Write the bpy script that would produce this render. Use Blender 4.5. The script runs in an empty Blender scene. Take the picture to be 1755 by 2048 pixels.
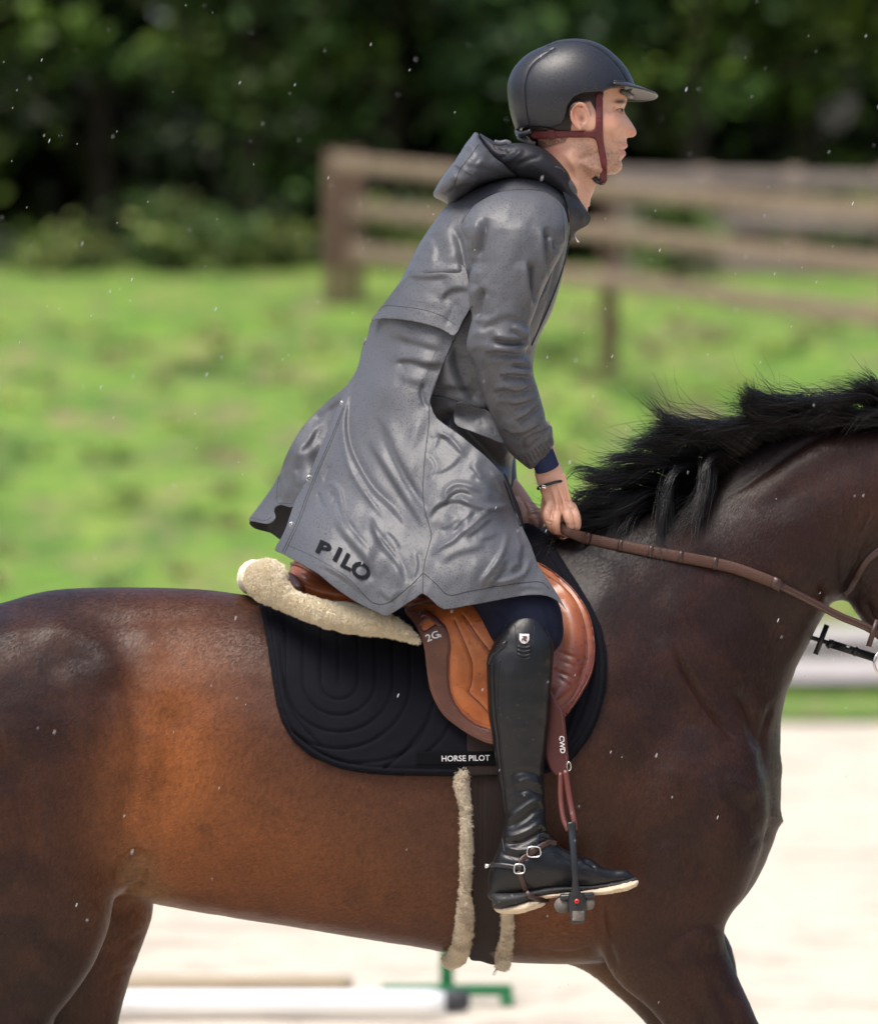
import bpy, math, random
import numpy as np
from mathutils import Vector
from mathutils.bvhtree import BVHTree
rng = np.random.default_rng(7); random.seed(7)
scene = bpy.context.scene
COL = scene.collection
R = math.radians
D, S, CX, CY, ZC = 14.0, 900.0, 877.5, 1024.0, 1.72     # camera distance (m), pixels per metre at the horse, camera height

# ---------------------------------------------------------------- camera, sky, sun, exposure
cam = bpy.data.cameras.new('camera'); camo = bpy.data.objects.new('camera', cam); COL.objects.link(camo)
camo.location = (0, -D, ZC); camo.rotation_euler = (R(90), 0, 0)
cam.sensor_fit = 'HORIZONTAL'; cam.sensor_width = 24.0; cam.lens = S*D*24.0/1755.0
cam.clip_end = 600; cam.clip_start = 0.1
cam.dof.use_dof = True; cam.dof.focus_distance = D-0.30; cam.dof.aperture_fstop = 2.5
scene.camera = camo
w = bpy.data.worlds.new('World'); scene.world = w; w.use_nodes = True
nt = w.node_tree; bg = nt.nodes['Background']
sky = nt.nodes.new('ShaderNodeTexSky'); sky.sky_type = 'NISHITA'; sky.sun_disc = False
SUN_EL, SUN_AZ = R(64), R(222)
sky.sun_elevation = SUN_EL; sky.sun_rotation = SUN_AZ; sky.air_density = 1.0; sky.dust_density = 4.0; sky.ozone_density = 1.0
nt.links.new(sky.outputs[0], bg.inputs[0]); bg.inputs[1].default_value = 0.15
sl = bpy.data.lights.new('sun', 'SUN'); so = bpy.data.objects.new('sun', sl); COL.objects.link(so)
sl.energy = 2.1; sl.angle = R(30); sl.color = (1.0, .95, .88)
sd = Vector((math.sin(SUN_AZ)*math.cos(SUN_EL), math.cos(SUN_AZ)*math.cos(SUN_EL), math.sin(SUN_EL)))
so.rotation_euler = sd.to_track_quat('Z', 'Y').to_euler()
scene.view_settings.view_transform = 'Standard'; scene.view_settings.look = 'None'
scene.view_settings.exposure = 0.62; scene.view_settings.gamma = 1.0
scene.cycles.max_bounces = 6; scene.cycles.transparent_max_bounces = 6

# ---------------------------------------------------------------- helpers
def at(px, py, y=0.0):
    k = (D+y)/D
    return ((px-CX)/S*k, y, ZC+(CY-py)/S*k)
def A2(p, y=0.0):
    p = np.asarray(p, float); k = (D+y)/D
    return np.stack([(p[:, 0]-CX)/S*k, ZC+(CY-p[:, 1])/S*k], 1)
def topx(V):
    k = D/(D+V[:, 1]); return CX+V[:, 0]*S*k, CY-(V[:, 2]-ZC)*S*k

def spl(p, n=6, closed=False):
    p = np.asarray(p, float)
    if len(p) < 3 and not closed:
        t = np.linspace(0, 1, n*(len(p)-1)+1)[:, None]; return p[:1]*(1-t)+p[-1:]*t
    q = np.vstack([p[-1:], p, p[:2]]) if closed else np.vstack([2*p[0]-p[1], p, 2*p[-1]-p[-2]])
    out = []; m = len(p) if closed else len(p)-1
    for i in range(m):
        a, b, c, d = q[i], q[i+1], q[i+2], q[i+3]
        for t in np.arange(n)/n:
            out.append(.5*((2*b)+(c-a)*t+(2*a-5*b+4*c-d)*t*t+(3*b-a-3*c+d)*t**3))
    if not closed: out.append(p[-1])
    return np.array(out)

def sdf2(poly, X, Y):
    """signed distance, positive inside"""
    d2 = np.full(X.shape, 1e9); ins = np.zeros(X.shape, bool)
    n = len(poly)
    for i in range(n):
        ax, ay = poly[i]; bx, by = poly[(i+1) % n]
        ex, ey = bx-ax, by-ay; L = ex*ex+ey*ey+1e-18
        t = np.clip(((X-ax)*ex+(Y-ay)*ey)/L, 0, 1)
        d2 = np.minimum(d2, (X-ax-t*ex)**2+(Y-ay-t*ey)**2)
        if ay != by:
            ins ^= ((ay > Y) != (by > Y)) & (X < ax+(Y-ay)*ex/ey)
    return np.where(ins, 1, -1)*np.sqrt(d2)

def pdist(line, X, Y):
    """distance to an open polyline, arc parameter 0..1, signed side"""
    line = np.asarray(line, float)
    seg = np.hypot(*(line[1:]-line[:-1]).T); cum = np.concatenate([[0], np.cumsum(seg)]); T = cum[-1]+1e-9
    best = np.full(X.shape, 1e9); par = np.zeros(X.shape); side = np.zeros(X.shape)
    for i in range(len(seg)):
        ax, ay = line[i]; ex, ey = line[i+1]-line[i]; L = ex*ex+ey*ey+1e-12
        t = np.clip(((X-ax)*ex+(Y-ay)*ey)/L, 0, 1); dx, dy = X-ax-t*ex, Y-ay-t*ey
        d = np.hypot(dx, dy); m = d < best
        best = np.where(m, d, best); par = np.where(m, (cum[i]+t*seg[i])/T, par)
        side = np.where(m, np.sign(ex*dy-ey*dx), side)
    return best, par, side

def vnoise(X, Y, seed=0):
    g = np.random.default_rng(seed).random((64, 64))
    xi = np.floor(X).astype(int); yi = np.floor(Y).astype(int); fx = X-xi; fy = Y-yi
    fx = fx*fx*(3-2*fx); fy = fy*fy*(3-2*fy)
    a = g[xi % 64, yi % 64]; b = g[(xi+1) % 64, yi % 64]; c = g[xi % 64, (yi+1) % 64]; e = g[(xi+1) % 64, (yi+1) % 64]
    return (a*(1-fx)+b*fx)*(1-fy)+(c*(1-fx)+e*fx)*fy
def fbm(X, Y, seed=0, o=4):
    s = 0; a = .5
    for i in range(o):
        s = s+a*vnoise(X*2**i+17*i, Y*2**i+5*i, seed+i); a *= .5
    return s

class Inf:
    """smooth inflation of an outline: 0 at the rim, 1 at the fattest point, negative outside"""
    def __init__(s, out, h, iters=420, ext=0):
        out = np.asarray(out, float); lo = out.min(0)-8*h-ext; hi = out.max(0)+8*h+ext
        s.lo, s.h = lo, h
        nx, ny = (np.ceil((hi-lo)/h)).astype(int)+1
        X, Y = np.meshgrid(lo[0]+h*np.arange(nx), lo[1]+h*np.arange(ny), indexing='ij')
        d = sdf2(out, X, Y); m = d > 0
        u = np.maximum(d, 0).copy(); I, J = np.meshgrid(np.arange(nx), np.arange(ny), indexing='ij')
        red = ((I+J) % 2 == 0) & m; blk = ((I+J) % 2 == 1) & m; om = 1.93
        for _ in range(iters):
            for c in (red, blk):
                a = np.zeros_like(u); a[1:-1, 1:-1] = (u[2:, 1:-1]+u[:-2, 1:-1]+u[1:-1, 2:]+u[1:-1, :-2]+h*h)/4
                u = np.where(c, u+om*(a-u), u)
        good = d > 1.5*h; q = np.where(good, u/np.maximum(d, 1e-9), 0); w_ = good.astype(float)
        for _ in range(14):
            qs = np.zeros_like(q); ws = np.zeros_like(q)
            for dx in (-1, 0, 1):
                for dy in (-1, 0, 1):
                    qs += np.roll(np.roll(q*w_, dx, 0), dy, 1); ws += np.roll(np.roll(w_, dx, 0), dy, 1)
            new = (w_ == 0) & (ws > 0); q = np.where(new, qs/np.maximum(ws, 1), q); w_ = np.where(new, 1., w_)
        q = np.where(w_ == 0, q[w_ > 0].mean(), q)
        s.g = d*q; s.g /= s.g.max(); s.d = d
    def sample(s, G, X, Y):
        fx = np.clip((X-s.lo[0])/s.h, 0, G.shape[0]-1.001); fy = np.clip((Y-s.lo[1])/s.h, 0, G.shape[1]-1.001)
        i = fx.astype(int); j = fy.astype(int); fx = fx-i; fy = fy-j
        return (G[i, j]*(1-fx)+G[i+1, j]*fx)*(1-fy)+(G[i, j+1]*(1-fx)+G[i+1, j+1]*fx)*fy
    def __call__(s, X, Y): return s.sample(s.g, X, Y)

def smin(a, b, k):
    if k <= 0: return np.minimum(a, b)
    h = np.maximum(k-np.abs(a-b), 0)/k
    return np.minimum(a, b)-h*h*k*.25

class Field:
    def __init__(s, lo, hi, h):
        s.lo = np.array(lo, float); s.h = h
        s.n = (np.ceil((np.array(hi)-s.lo)/h)).astype(int)+1
        s.F = np.full(s.n, .25, np.float32)
    def ax(s, i, a, b): return (s.lo[i]+s.h*np.arange(a, b)).astype(np.float32)
    def sub(s, lo, hi):
        a = np.clip(np.floor((np.array(lo)-s.lo)/s.h).astype(int), 0, s.n); b = np.clip(np.ceil((np.array(hi)-s.lo)/s.h).astype(int)+1, 0, s.n)
        sl = tuple(slice(x, y) for x, y in zip(a, b))
        X = s.ax(0, a[0], b[0])[:, None, None]; Y = s.ax(1, a[1], b[1])[None, :, None]; Z = s.ax(2, a[2], b[2])[None, None, :]
        return sl, X, Y, Z
    def put(s, fn, lo, hi, k=0.0, cut=False):
        sl, X, Y, Z = s.sub(lo, hi)
        if 0 in s.F[sl].shape: return
        B = fn(X, Y, Z)
        s.F[sl] = -smin(-s.F[sl], B, k) if cut else smin(s.F[sl], B, k)   # cut removes B
    def limb(s, pts, k=0.0, n=6, ky=1.0, cut=False):
        """pts rows: x y z r -- tapered limb, ky stretches it in y"""
        q = spl(pts, n) if len(pts) > 2 else spl(pts, 1)
        rm = q[:, 3].max()*max(1, ky)+.05
        lo = q[:, :3].min(0)-rm; hi = q[:, :3].max(0)+rm
        sl, X, Y, Z = s.sub(lo, hi)
        if 0 in s.F[sl].shape: return
        T = np.full(s.F[sl].shape, .25, np.float32); o = np.array([x.start for x in sl])
        for a, b in zip(q[:-1], q[1:]):
            r = max(a[3], b[3])*max(1, ky)+.035
            l2 = np.minimum(a[:3], b[:3])-r; h2 = np.maximum(a[:3], b[:3])+r
            s2, X2, Y2, Z2 = s.sub(l2, h2)
            s3 = tuple(slice(max(0, x.start-oo), max(0, x.stop-oo)) for x, oo in zip(s2, o))
            if 0 in T[s3].shape: continue
            ab = b[:3]-a[:3]; ab = ab*np.array([1, 1/ky, 1]); L = (ab**2).sum()+1e-12
            dx, dy, dz = X2-a[0], (Y2-a[1])/ky, Z2-a[2]
            t = np.clip((dx*ab[0]+dy*ab[1]+dz*ab[2])/L, 0, 1)
            d = np.sqrt((dx-t*ab[0])**2+(dy-t*ab[1])**2+(dz-t*ab[2])**2)-(a[3]+t*(b[3]-a[3]))
            T[s3] = np.minimum(T[s3], d)
        s.F[sl] = -smin(-s.F[sl], T, k) if cut else smin(s.F[sl], T, k)
    def lpx(s, pts, k=0.0, n=6, ky=1.0, cut=False):
        """pts rows: px py y r_px"""
        q = [(*at(a, b, y), r/S) for a, b, y, r in pts]; s.limb(q, k, n, ky, cut)
    def inf(s, out, yc, T, k=0.0, h2=.008, p=.5, px=True, n=5, ycf=None, closed=True):
        """inflated outline; out in photo pixels unless px=False"""
        o = spl(out, n, True) if closed else np.asarray(out, float)
        if px: o = A2(o, yc)
        I = Inf(o, h2); m = .04
        lo = (o[:, 0].min()-m, yc-T-m-.1, o[:, 1].min()-m); hi = (o[:, 0].max()+m, yc+T+m+.1, o[:, 1].max()+m)
        def fn(X, Y, Z):
            XX = X[:, 0, :]+0*Z[0]; ZZ = 0*X[:, 0, :]+Z[0]
            g = I(XX, ZZ)[:, None, :].astype(np.float32)
            c = yc if ycf is None else ycf(XX, ZZ)[:, None, :]
            F = (np.abs(Y-c)/T)**(1/p)-g
            if min(F.shape) < 3: return F*T
            G = np.gradient(F, s.h); gr = np.sqrt(G[0]**2+G[1]**2+G[2]**2)
            return np.clip(F/np.maximum(gr, 1.2/T*.5), -.2, .2).astype(np.float32)
        s.put(fn, lo, hi, k)
        return I
    def nets(s):
        F = s.F; h = s.h; I = F < 0
        # cells with mixed corners
        c = I[:-1, :-1, :-1].astype(np.int8).copy()
        offs = [(i, j, k) for i in (0, 1) for j in (0, 1) for k in (0, 1)]
        nx, ny, nz = F.shape
        for (i, j, k) in offs[1:]: c += I[i:nx-1+i, j:ny-1+j, k:nz-1+k]
        act = (c > 0) & (c < 8); ci = np.argwhere(act)
        idx = np.full(act.shape, -1, np.int32); idx[act] = np.arange(len(ci))
        V = np.zeros((len(ci), 3)); cnt = np.zeros(len(ci))
        val = {o: F[ci[:, 0]+o[0], ci[:, 1]+o[1], ci[:, 2]+o[2]].astype(float) for o in offs}
        for o in offs:
            for a in range(3):
                if o[a] == 0:
                    o2 = tuple(o[b]+(b == a) for b in range(3)); fa, fb = val[o], val[o2]
                    m = (fa < 0) != (fb < 0); t = fa/np.where(m, fa-fb, 1)
                    pt = np.array(o, float)[None, :]+np.zeros((len(ci), 1)); pt[:, a] += t
                    V[m] += pt[m]; cnt[m] += 1
        V = (V/cnt[:, None]+ci)*h+s.lo
        Q = []
        for a in range(3):
            b, e = (a+1) % 3, (a+2) % 3
            s0 = [slice(None)]*3; s1 = [slice(None)]*3; s0[a] = slice(0, -1); s1[a] = slice(1, None)
            A, B = I[tuple(s0)], I[tuple(s1)]
            g = np.argwhere(A != B)
            ok = (g[:, b] > 0) & (g[:, e] > 0) & (g[:, b] < F.shape[b]-1) & (g[:, e] < F.shape[e]-1); g = g[ok]
            if not len(g): continue
            def cell(db, de):
                q = g.copy(); q[:, b] -= db; q[:, e] -= de; return idx[q[:, 0], q[:, 1], q[:, 2]]
            q = np.stack([cell(1, 1), cell(0, 1), cell(0, 0), cell(1, 0)], 1)
            fl = ~A[g[:, 0], g[:, 1], g[:, 2]]; q[fl] = q[fl][:, ::-1]
            Q.append(q)
        return V, np.vstack(Q)

def edges_of(Q):
    E = np.vstack([Q[:, [i, (i+1) % Q.shape[1]]] for i in range(Q.shape[1])]); E.sort(1); return np.unique(E, axis=0)
def smooth(V, Q, it=3, lam=.5, mu=-.52):
    E = edges_of(Q); n = len(V); deg = np.bincount(E.ravel(), minlength=n)[:, None]+1e-9
    for i in range(it):
        for l in (lam, mu):
            A = np.stack([np.bincount(E[:, 0], V[E[:, 1], a], n)+np.bincount(E[:, 1], V[E[:, 0], a], n) for a in range(3)], 1)
            V = V+l*(A/deg-V)*(deg > .5)
    return V
def normals(V, Q):
    a, b, c, d = (V[Q[:, i]] for i in (0, 1, 2, min(3, Q.shape[1]-1)))
    N = np.cross(c-a, d-b) if Q.shape[1] == 4 else np.cross(b-a, c-a)
    out = np.zeros_like(V)
    for i in range(Q.shape[1]):
        for k in range(3): out[:, k] += np.bincount(Q[:, i], N[:, k], len(V))
    return out/(np.linalg.norm(out, axis=1, keepdims=True)+1e-12)

def stroke_h(px, py, strokes):
    """sum of sculpt strokes at photo-pixel positions, in metres; stroke: (points, radius px, amp mm[, kind])"""
    H = np.zeros(px.shape)
    for st in strokes:
        pts, r, amp = st[:3]; kind = st[3] if len(st) > 3 else 'r'
        l = spl(pts, 5) if len(pts) > 2 else np.array(pts, float)
        m = (px > l[:, 0].min()-3*r) & (px < l[:, 0].max()+3*r) & (py > l[:, 1].min()-3*r) & (py < l[:, 1].max()+3*r)
        if not m.any(): continue
        d, t, sg = pdist(l, px[m], py[m]); u = d/r
        if kind == 'r': f = np.exp(-1.6*u*u)                       # round ridge / valley
        elif kind == 's': f = np.where(sg > 0, np.exp(-.9*u*u), np.exp(-14*u*u))    # sharp drop on the left of travel
        elif kind == 'f':                                          # drawn fold: crest on the upper (or left) side, quick drop, slow recovery
            e = l[-1]-l[0]; ori = (-1 if e[0] > 0 else 1) if abs(e[0]) > .55*abs(e[1]) else (1 if e[1] > 0 else -1)
            us = np.where(sg*ori > 0, -u, u); f = 1.25*np.tanh(us/.36)*np.exp(-np.abs(us)/.95)      # amp is negative: the crest rises, the lee sinks
        elif kind == 'n': f = np.exp(-1.6*u*u)*np.where(sg > 0, 1, -1)*np.clip(u*3, 0, 1)   # step
        elif kind == 'p': f = np.maximum(0, 1-u)**1.2               # pointed
        tp = np.clip(np.sin(np.pi*np.clip(t, .0, 1))*1.8, 0, 1) if kind != 'n' else np.clip(np.sin(np.pi*t)*3, 0, 1)
        if len(st) > 4: tp = 1
        H[m] += f*tp*amp*.001
    return H
def sculpt(V, Q, strokes, near=True):
    N = normals(V, Q); px, py = topx(V); H = stroke_h(px, py, strokes)
    if near: H = H*np.clip(-N[:, 1]*2.5+.3, 0, 1)
    return V+N*H[:, None]

MATS = {}
def mesh(name, V, Q, mat=None, parent=None, sm=True, attrs=None, Tri=None):
    V = np.asarray(V, float); me = bpy.data.meshes.new(name)
    me.vertices.add(len(V)); me.vertices.foreach_set('co', V.astype(np.float32).ravel())
    fl = []; st = []; n = 0
    for F in (Q, Tri):
        if F is None or len(F) == 0: continue
        F = np.asarray(F, np.int32); fl.append(F.ravel()); st.append(n+np.arange(len(F))*F.shape[1]); n += F.size
    fl = np.concatenate(fl); st = np.concatenate(st)
    me.loops.add(len(fl)); me.loops.foreach_set('vertex_index', fl)
    me.polygons.add(len(st)); me.polygons.foreach_set('loop_start', st.astype(np.int32))
    me.update(calc_edges=True); me.validate()
    if sm: me.shade_smooth()
    if attrs is not None:
        for k, v in attrs.items():
            if v.ndim == 2:
                a = me.color_attributes.new(k, 'FLOAT_COLOR', 'POINT'); a.data.foreach_set('color', np.concatenate([v, np.ones((len(v), 1))], 1).astype(np.float32).ravel())
            else:
                a = me.attributes.new(k, 'FLOAT', 'POINT'); a.data.foreach_set('value', v.astype(np.float32))
    o = bpy.data.objects.new(name, me); COL.objects.link(o)
    if mat is not None: me.materials.append(MATS[mat] if isinstance(mat, str) else mat)
    if parent is not None:
        o.parent = parent; o.matrix_parent_inverse = parent.matrix_world.inverted() if parent.type != 'EMPTY' else parent.matrix_basis.inverted()
    return o
def thing(name, label, cat, loc=(0, 0, 0), group=None):
    o = bpy.data.objects.new(name, None); COL.objects.link(o); o.location = loc; o.empty_display_size = .1
    o['label'] = label; o['category'] = cat
    if group: o['group'] = group
    return o
def tag(o, label=None, cat=None, group=None, kind=None):
    for k, v in (('label', label), ('category', cat), ('group', group), ('kind', kind)):
        if v: o[k] = v
    return o

class MB:
    """collects primitive shapes for one mesh"""
    def __init__(s): s.V = []; s.Q = []; s.T = []; s.n = 0
    def add(s, V, Q=None, T=None):
        V = np.asarray(V, float)
        if Q is not None and len(Q): s.Q.append(np.asarray(Q)+s.n)
        if T is not None and len(T): s.T.append(np.asarray(T)+s.n)
        s.V.append(V); s.n += len(V); return s
    def tube(s, path, r, n=8, flat=1.0, up=(0, 1, 0), caps=True, closed=False):
        path = np.asarray(path, float); K = len(path); r = np.broadcast_to(np.asarray(r, float), (K,))
        t = np.gradient(path, axis=0) if not closed else np.roll(path, -1, 0)-np.roll(path, 1, 0)
        t /= np.linalg.norm(t, axis=1, keepdims=True)+1e-12
        u = np.array(up, float); a = np.cross(t, u); bad = np.linalg.norm(a, axis=1) < 1e-3; a[bad] = np.cross(t[bad], (1, 0, .3))
        a /= np.linalg.norm(a, axis=1, keepdims=True); b = np.cross(a, t)
        th = np.arange(n)/n*2*np.pi
        V = path[:, None, :]+r[:, None, None]*(np.cos(th)[None, :, None]*a[:, None, :]+flat*np.sin(th)[None, :, None]*b[:, None, :])
        I = np.arange(K*n).reshape(K, n); J = np.roll(I, -1, 1)
        if closed:
            I2 = np.roll(I, -1, 0); J2 = np.roll(J, -1, 0); Q = np.stack([I, J, J2, I2], -1).reshape(-1, 4)
            s.add(V.reshape(-1, 3), Q); return s
        Q = np.stack([I[:-1], J[:-1], J[1:], I[1:]], -1).reshape(-1, 4); V = V.reshape(-1, 3); T = []
        if caps:
            V = np.vstack([V, path[0], path[-1]]); c0, c1 = K*n, K*n+1
            T = [(c0, J[0, i], I[0, i]) for i in range(n)]+[(c1, I[-1, i], J[-1, i]) for i in range(n)]
        s.add(V, Q, T); return s
    def box(s, c, sz, rot=None, bev=0.0):
        c = np.asarray(c, float); sz = np.asarray(sz, float)/2
        b = min(bev, sz.min()*.9)
        if b > 0:
            # superellipsoid-like rounded box from a subdivided cube
            g = np.array([-1, -1+b/sz.max(), 1-b/sz.max(), 1.])
            V = []; Q = []; idx = {}
            def vid(p):
                k = tuple(np.round(p, 6))
                if k not in idx:
                    idx[k] = len(V); q = np.array(p)*sz; core = np.clip(q, -(sz-b), sz-b); e = q-core; L = np.linalg.norm(e)
                    V.append(core+e*(b/L if L > 0 else 0))
                return idx[k]
            ga = [np.array([-1, -1+b/x, 1-b/x, 1.]) for x in sz]
            for a in range(3):
                u, v = (a+1) % 3, (a+2) % 3
                for sg in (-1, 1):
                    for i in range(3):
                        for j in range(3):
                            q = []
                            for (di, dj) in ((0, 0), (1, 0), (1, 1), (0, 1)):
                                p = [0, 0, 0]; p[a] = sg; p[u] = ga[u][i+di]; p[v] = ga[v][j+dj]; q.append(vid(p))
                            Q.append(q if sg > 0 else q[::-1])
            V = np.array(V)
        else:
            V = np.array([(x, y, z) for x in (-1, 1) for y in (-1, 1) for z in (-1, 1)])*sz
            Q = [(0, 1, 3, 2), (4, 6, 7, 5), (0, 4, 5, 1), (2, 3, 7, 6), (0, 2, 6, 4), (1, 5, 7, 3)]
        if rot is not None: V = V@np.asarray(rot).T
        s.add(V+c, Q); return s
    def build(s, name, mat, parent=None, sm=True):
        return mesh(name, np.vstack(s.V), np.vstack(s.Q) if s.Q else None, mat, parent, sm, None, np.vstack(s.T) if s.T else None)

def rotm(ax, deg):
    from mathutils import Matrix
    return np.array(Matrix.Rotation(R(deg), 3, ax))

def strands(name, P3, Rr, mat, parent, attrs=None):
    """P3 (N,K,3) centre lines, Rr (N,K) radii: three-sided tapered hairs in one mesh"""
    N, K, _ = P3.shape; t = np.gradient(P3, axis=1); t /= np.linalg.norm(t, axis=2, keepdims=True)+1e-12
    u = np.array([.13, 1, .21]); a = np.cross(t, u); a /= np.linalg.norm(a, axis=2, keepdims=True)+1e-12; b = np.cross(a, t)
    V = np.stack([P3+Rr[..., None]*(math.cos(x)*a+math.sin(x)*b) for x in (0, 2.094, 4.189)], 2)
    I = np.arange(N*K*3).reshape(N, K, 3); J = np.roll(I, -1, 2)
    Q = np.stack([I[:, :-1], J[:, :-1], J[:, 1:], I[:, 1:]], -1).reshape(-1, 4)
    at_ = {k: np.repeat(v, K*3, axis=0) for k, v in attrs.items()} if attrs else None
    return mesh(name, V.reshape(-1, 3), Q, mat, parent, True, at_)

def rbf(ctrl):
    c = np.array(ctrl, float); P0 = c[:, :2]/300.; n = len(c)
    r = np.hypot(P0[:, None, 0]-P0[None, :, 0], P0[:, None, 1]-P0[None, :, 1])
    ph = lambda r: r*r*np.log(r+1e-9)
    A = np.zeros((n+3, n+3)); A[:n, :n] = ph(r)+1e-5*np.eye(n); A[:n, n] = 1; A[:n, n+1:] = P0; A[n, :n] = 1; A[n+1:, :n] = P0.T
    w_ = np.linalg.solve(A, np.concatenate([c[:, 2], [0, 0, 0]]))
    def f(px, py):
        x, y = px/300., py/300.; out = w_[n]+w_[n+1]*x+w_[n+2]*y
        for i in range(n): out = out+w_[i]*ph(np.hypot(x-P0[i, 0], y-P0[i, 1]))
        return out
    return f

def panel(name, out, ctrl, mat, parent=None, h=3.0, th=.003, strokes=(), rnd=0.0, rndT=None, n=5, closed_spl=True, wr=None, attrs=None, edge=0):
    """cloth / leather sheet: outline in photo pixels, depth from control points, folds from strokes"""
    o = spl(out, n, True) if closed_spl else np.asarray(out, float)
    lo = o.min(0)-2*h; hi = o.max(0)+2*h
    nx, ny = np.ceil((hi-lo)/h).astype(int)+1
    X, Y = np.meshgrid(lo[0]+h*np.arange(nx), lo[1]+h*np.arange(ny), indexing='ij')
    d = sdf2(o, X, Y); gx, gy = np.gradient(d, h); gl = np.hypot(gx, gy)+1e-9
    ins = d > 0
    cin = ins[:-1, :-1] | ins[1:, :-1] | ins[1:, 1:] | ins[:-1, 1:]
    ci = np.argwhere(cin)
    used = np.zeros(X.shape, bool)
    for a, b in ((0, 0), (1, 0), (1, 1), (0, 1)): used[ci[:, 0]+a, ci[:, 1]+b] = True
    mv = used & (d < .35*h)
    for _ in range(2):
        dd = sdf2(o, X[mv], Y[mv])
        X[mv] -= gx[mv]/gl[mv]*dd; Y[mv] -= gy[mv]/gl[mv]*dd
    idx = np.full(X.shape, -1); idx[used] = np.arange(used.sum())
    Qx = np.stack([idx[ci[:, 0], ci[:, 1]], idx[ci[:, 0], ci[:, 1]+1], idx[ci[:, 0]+1, ci[:, 1]+1], idx[ci[:, 0]+1, ci[:, 1]]], 1)
    Ex = np.vstack([Qx[:, [i, (i+1) % 4]] for i in range(4)]); kx = np.sort(Ex, 1); ux, cx = np.unique(kx, axis=0, return_counts=True); bE = ux[cx == 1]
    P2 = np.stack([X[used], Y[used]], 1); nv = len(P2); isb = np.zeros(nv, bool); isb[bE.ravel()] = True; near = isb | (d[used] < 4*h)
    def avg(E_):
        dg = np.bincount(E_.ravel(), minlength=nv)[:, None]; return np.stack([np.bincount(E_[:, 0], P2[E_[:, 1], a], nv)+np.bincount(E_[:, 1], P2[E_[:, 0], a], nv) for a in (0, 1)], 1)/np.maximum(dg, 1)
    sharp = np.zeros(nv, bool)
    for q_ in range(len(o)):
        a_, b_, c_ = o[q_-1], o[q_], o[(q_+1) % len(o)]; t1, t2 = b_-a_, c_-b_; cs = (t1@t2)/(np.linalg.norm(t1)*np.linalg.norm(t2)+1e-9)
        if cs < .93:
            bi = np.where(isb)[0]; j = bi[np.argmin(((P2[bi]-b_)**2).sum(1))]; P2[j] = b_; sharp[j] = True
    for _ in range(6):
        A_ = avg(ux); B_ = avg(bE)
        nb = isb & ~sharp; P2[nb] = .5*P2[nb]+.5*B_[nb]; iv = near & ~isb; P2[iv] = .5*P2[iv]+.5*A_[iv]
        Z_ = P2[nb]; best = np.full(len(Z_), 1e18); out_ = Z_.copy()
        for q_ in range(len(o)):
            a_ = o[q_]; e_ = o[(q_+1) % len(o)]-a_; L_ = e_@e_+1e-12; t_ = np.clip(((Z_-a_)@e_)/L_, 0, 1); c_ = a_+t_[:, None]*e_; dd_ = ((Z_-c_)**2).sum(1); m_ = dd_ < best
            best[m_] = dd_[m_]; out_[m_] = c_[m_]
        P2[nb] = out_
    X[used], Y[used] = P2[:, 0], P2[:, 1]
    px, py = X[used], Y[used]; din = np.maximum(d[used], 0); din[mv[used]] = 0
    f = ctrl if callable(ctrl) else rbf(ctrl)
    y = f(px, py)-stroke_h(px, py, strokes)
    if wr is not None: y = y-wr(px, py)
    k = (D+y)/D
    V = np.stack([(px-CX)/S*k, y, ZC+(CY-py)/S*k], 1)
    Q = np.stack([idx[ci[:, 0], ci[:, 1]], idx[ci[:, 0], ci[:, 1]+1], idx[ci[:, 0]+1, ci[:, 1]+1], idx[ci[:, 0]+1, ci[:, 1]]], 1)
    N = normals(V, Q)
    if N[:, 1].mean() > 0: Q = Q[:, ::-1]; N = -N
    tt = np.full(len(V), th)
    if rnd > 0:
        e = np.clip(1-din/rnd, 0, 1); tt = (rndT or th)*np.sqrt(np.maximum(0, 1-e*e))+(0 if rndT else 0)
        tt = np.maximum(tt, .0006); N = np.tile([0., -1., 0.], (len(V), 1)); F0 = V+N*tt[:, None]; B0 = V-N*(th if not rndT else .001)
    else:
        F0 = V; B0 = V+np.array([0, th, 0])
    E = np.vstack([Q[:, [i, (i+1) % 4]] for i in range(4)]); key = np.sort(E, 1)
    u, inv, cnt = np.unique(key, axis=0, return_inverse=True, return_counts=True); be = E[cnt[inv.ravel()] == 1]
    nV = len(V); Qs = np.stack([be[:, 1], be[:, 0], be[:, 0]+nV, be[:, 1]+nV], 1)
    at_ = None
    if attrs: at_ = {k: np.concatenate([v(px, py)]*2) for k, v in attrs.items()}
    ob = mesh(name, np.vstack([F0, B0]), np.vstack([Q, Q[:, ::-1]+nV, Qs]), mat, parent, True, at_)
    return ob

def soften(st, kr=1.5, ka=.8, kp=.45):
    return [(s_[0], s_[1]*kr, s_[2]*ka, 'f') if s_[2] < 0 and len(s_) == 3 and s_[1] > 5 else ((s_[0], s_[1]*kr, s_[2]*kp) if s_[2] > 0 and len(s_) == 3 else s_) for s_ in st]
class Surf:
    """ray caster over finished objects, from the camera's side"""
    def __init__(s, obs):
        s.t = []
        for o in obs:
            me = o.data; V = [v.co.copy() for v in me.vertices]; P_ = [tuple(p.vertices) for p in me.polygons]
            s.t.append(BVHTree.FromPolygons(V, P_))
    def hit(s, px, py):
        o = Vector((0, -D, ZC)); d = (Vector(at(px, py, 0))-o).normalized(); best = None
        for t in s.t:
            r = t.ray_cast(o, d)
            if r[0] is not None and (best is None or r[3] < best[1]): best = (r[0], r[3], r[1])
        return None if best is None else (best[0], best[2])
    def drape(s, pts, off=.001):
        out = []
        for (a, b) in pts:
            r = s.hit(a, b)
            if r is None: continue
            nrm = r[1] if r[1].y < 0 else -r[1]
            out.append(tuple(r[0]+nrm*off))
        return np.array(out)

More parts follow.
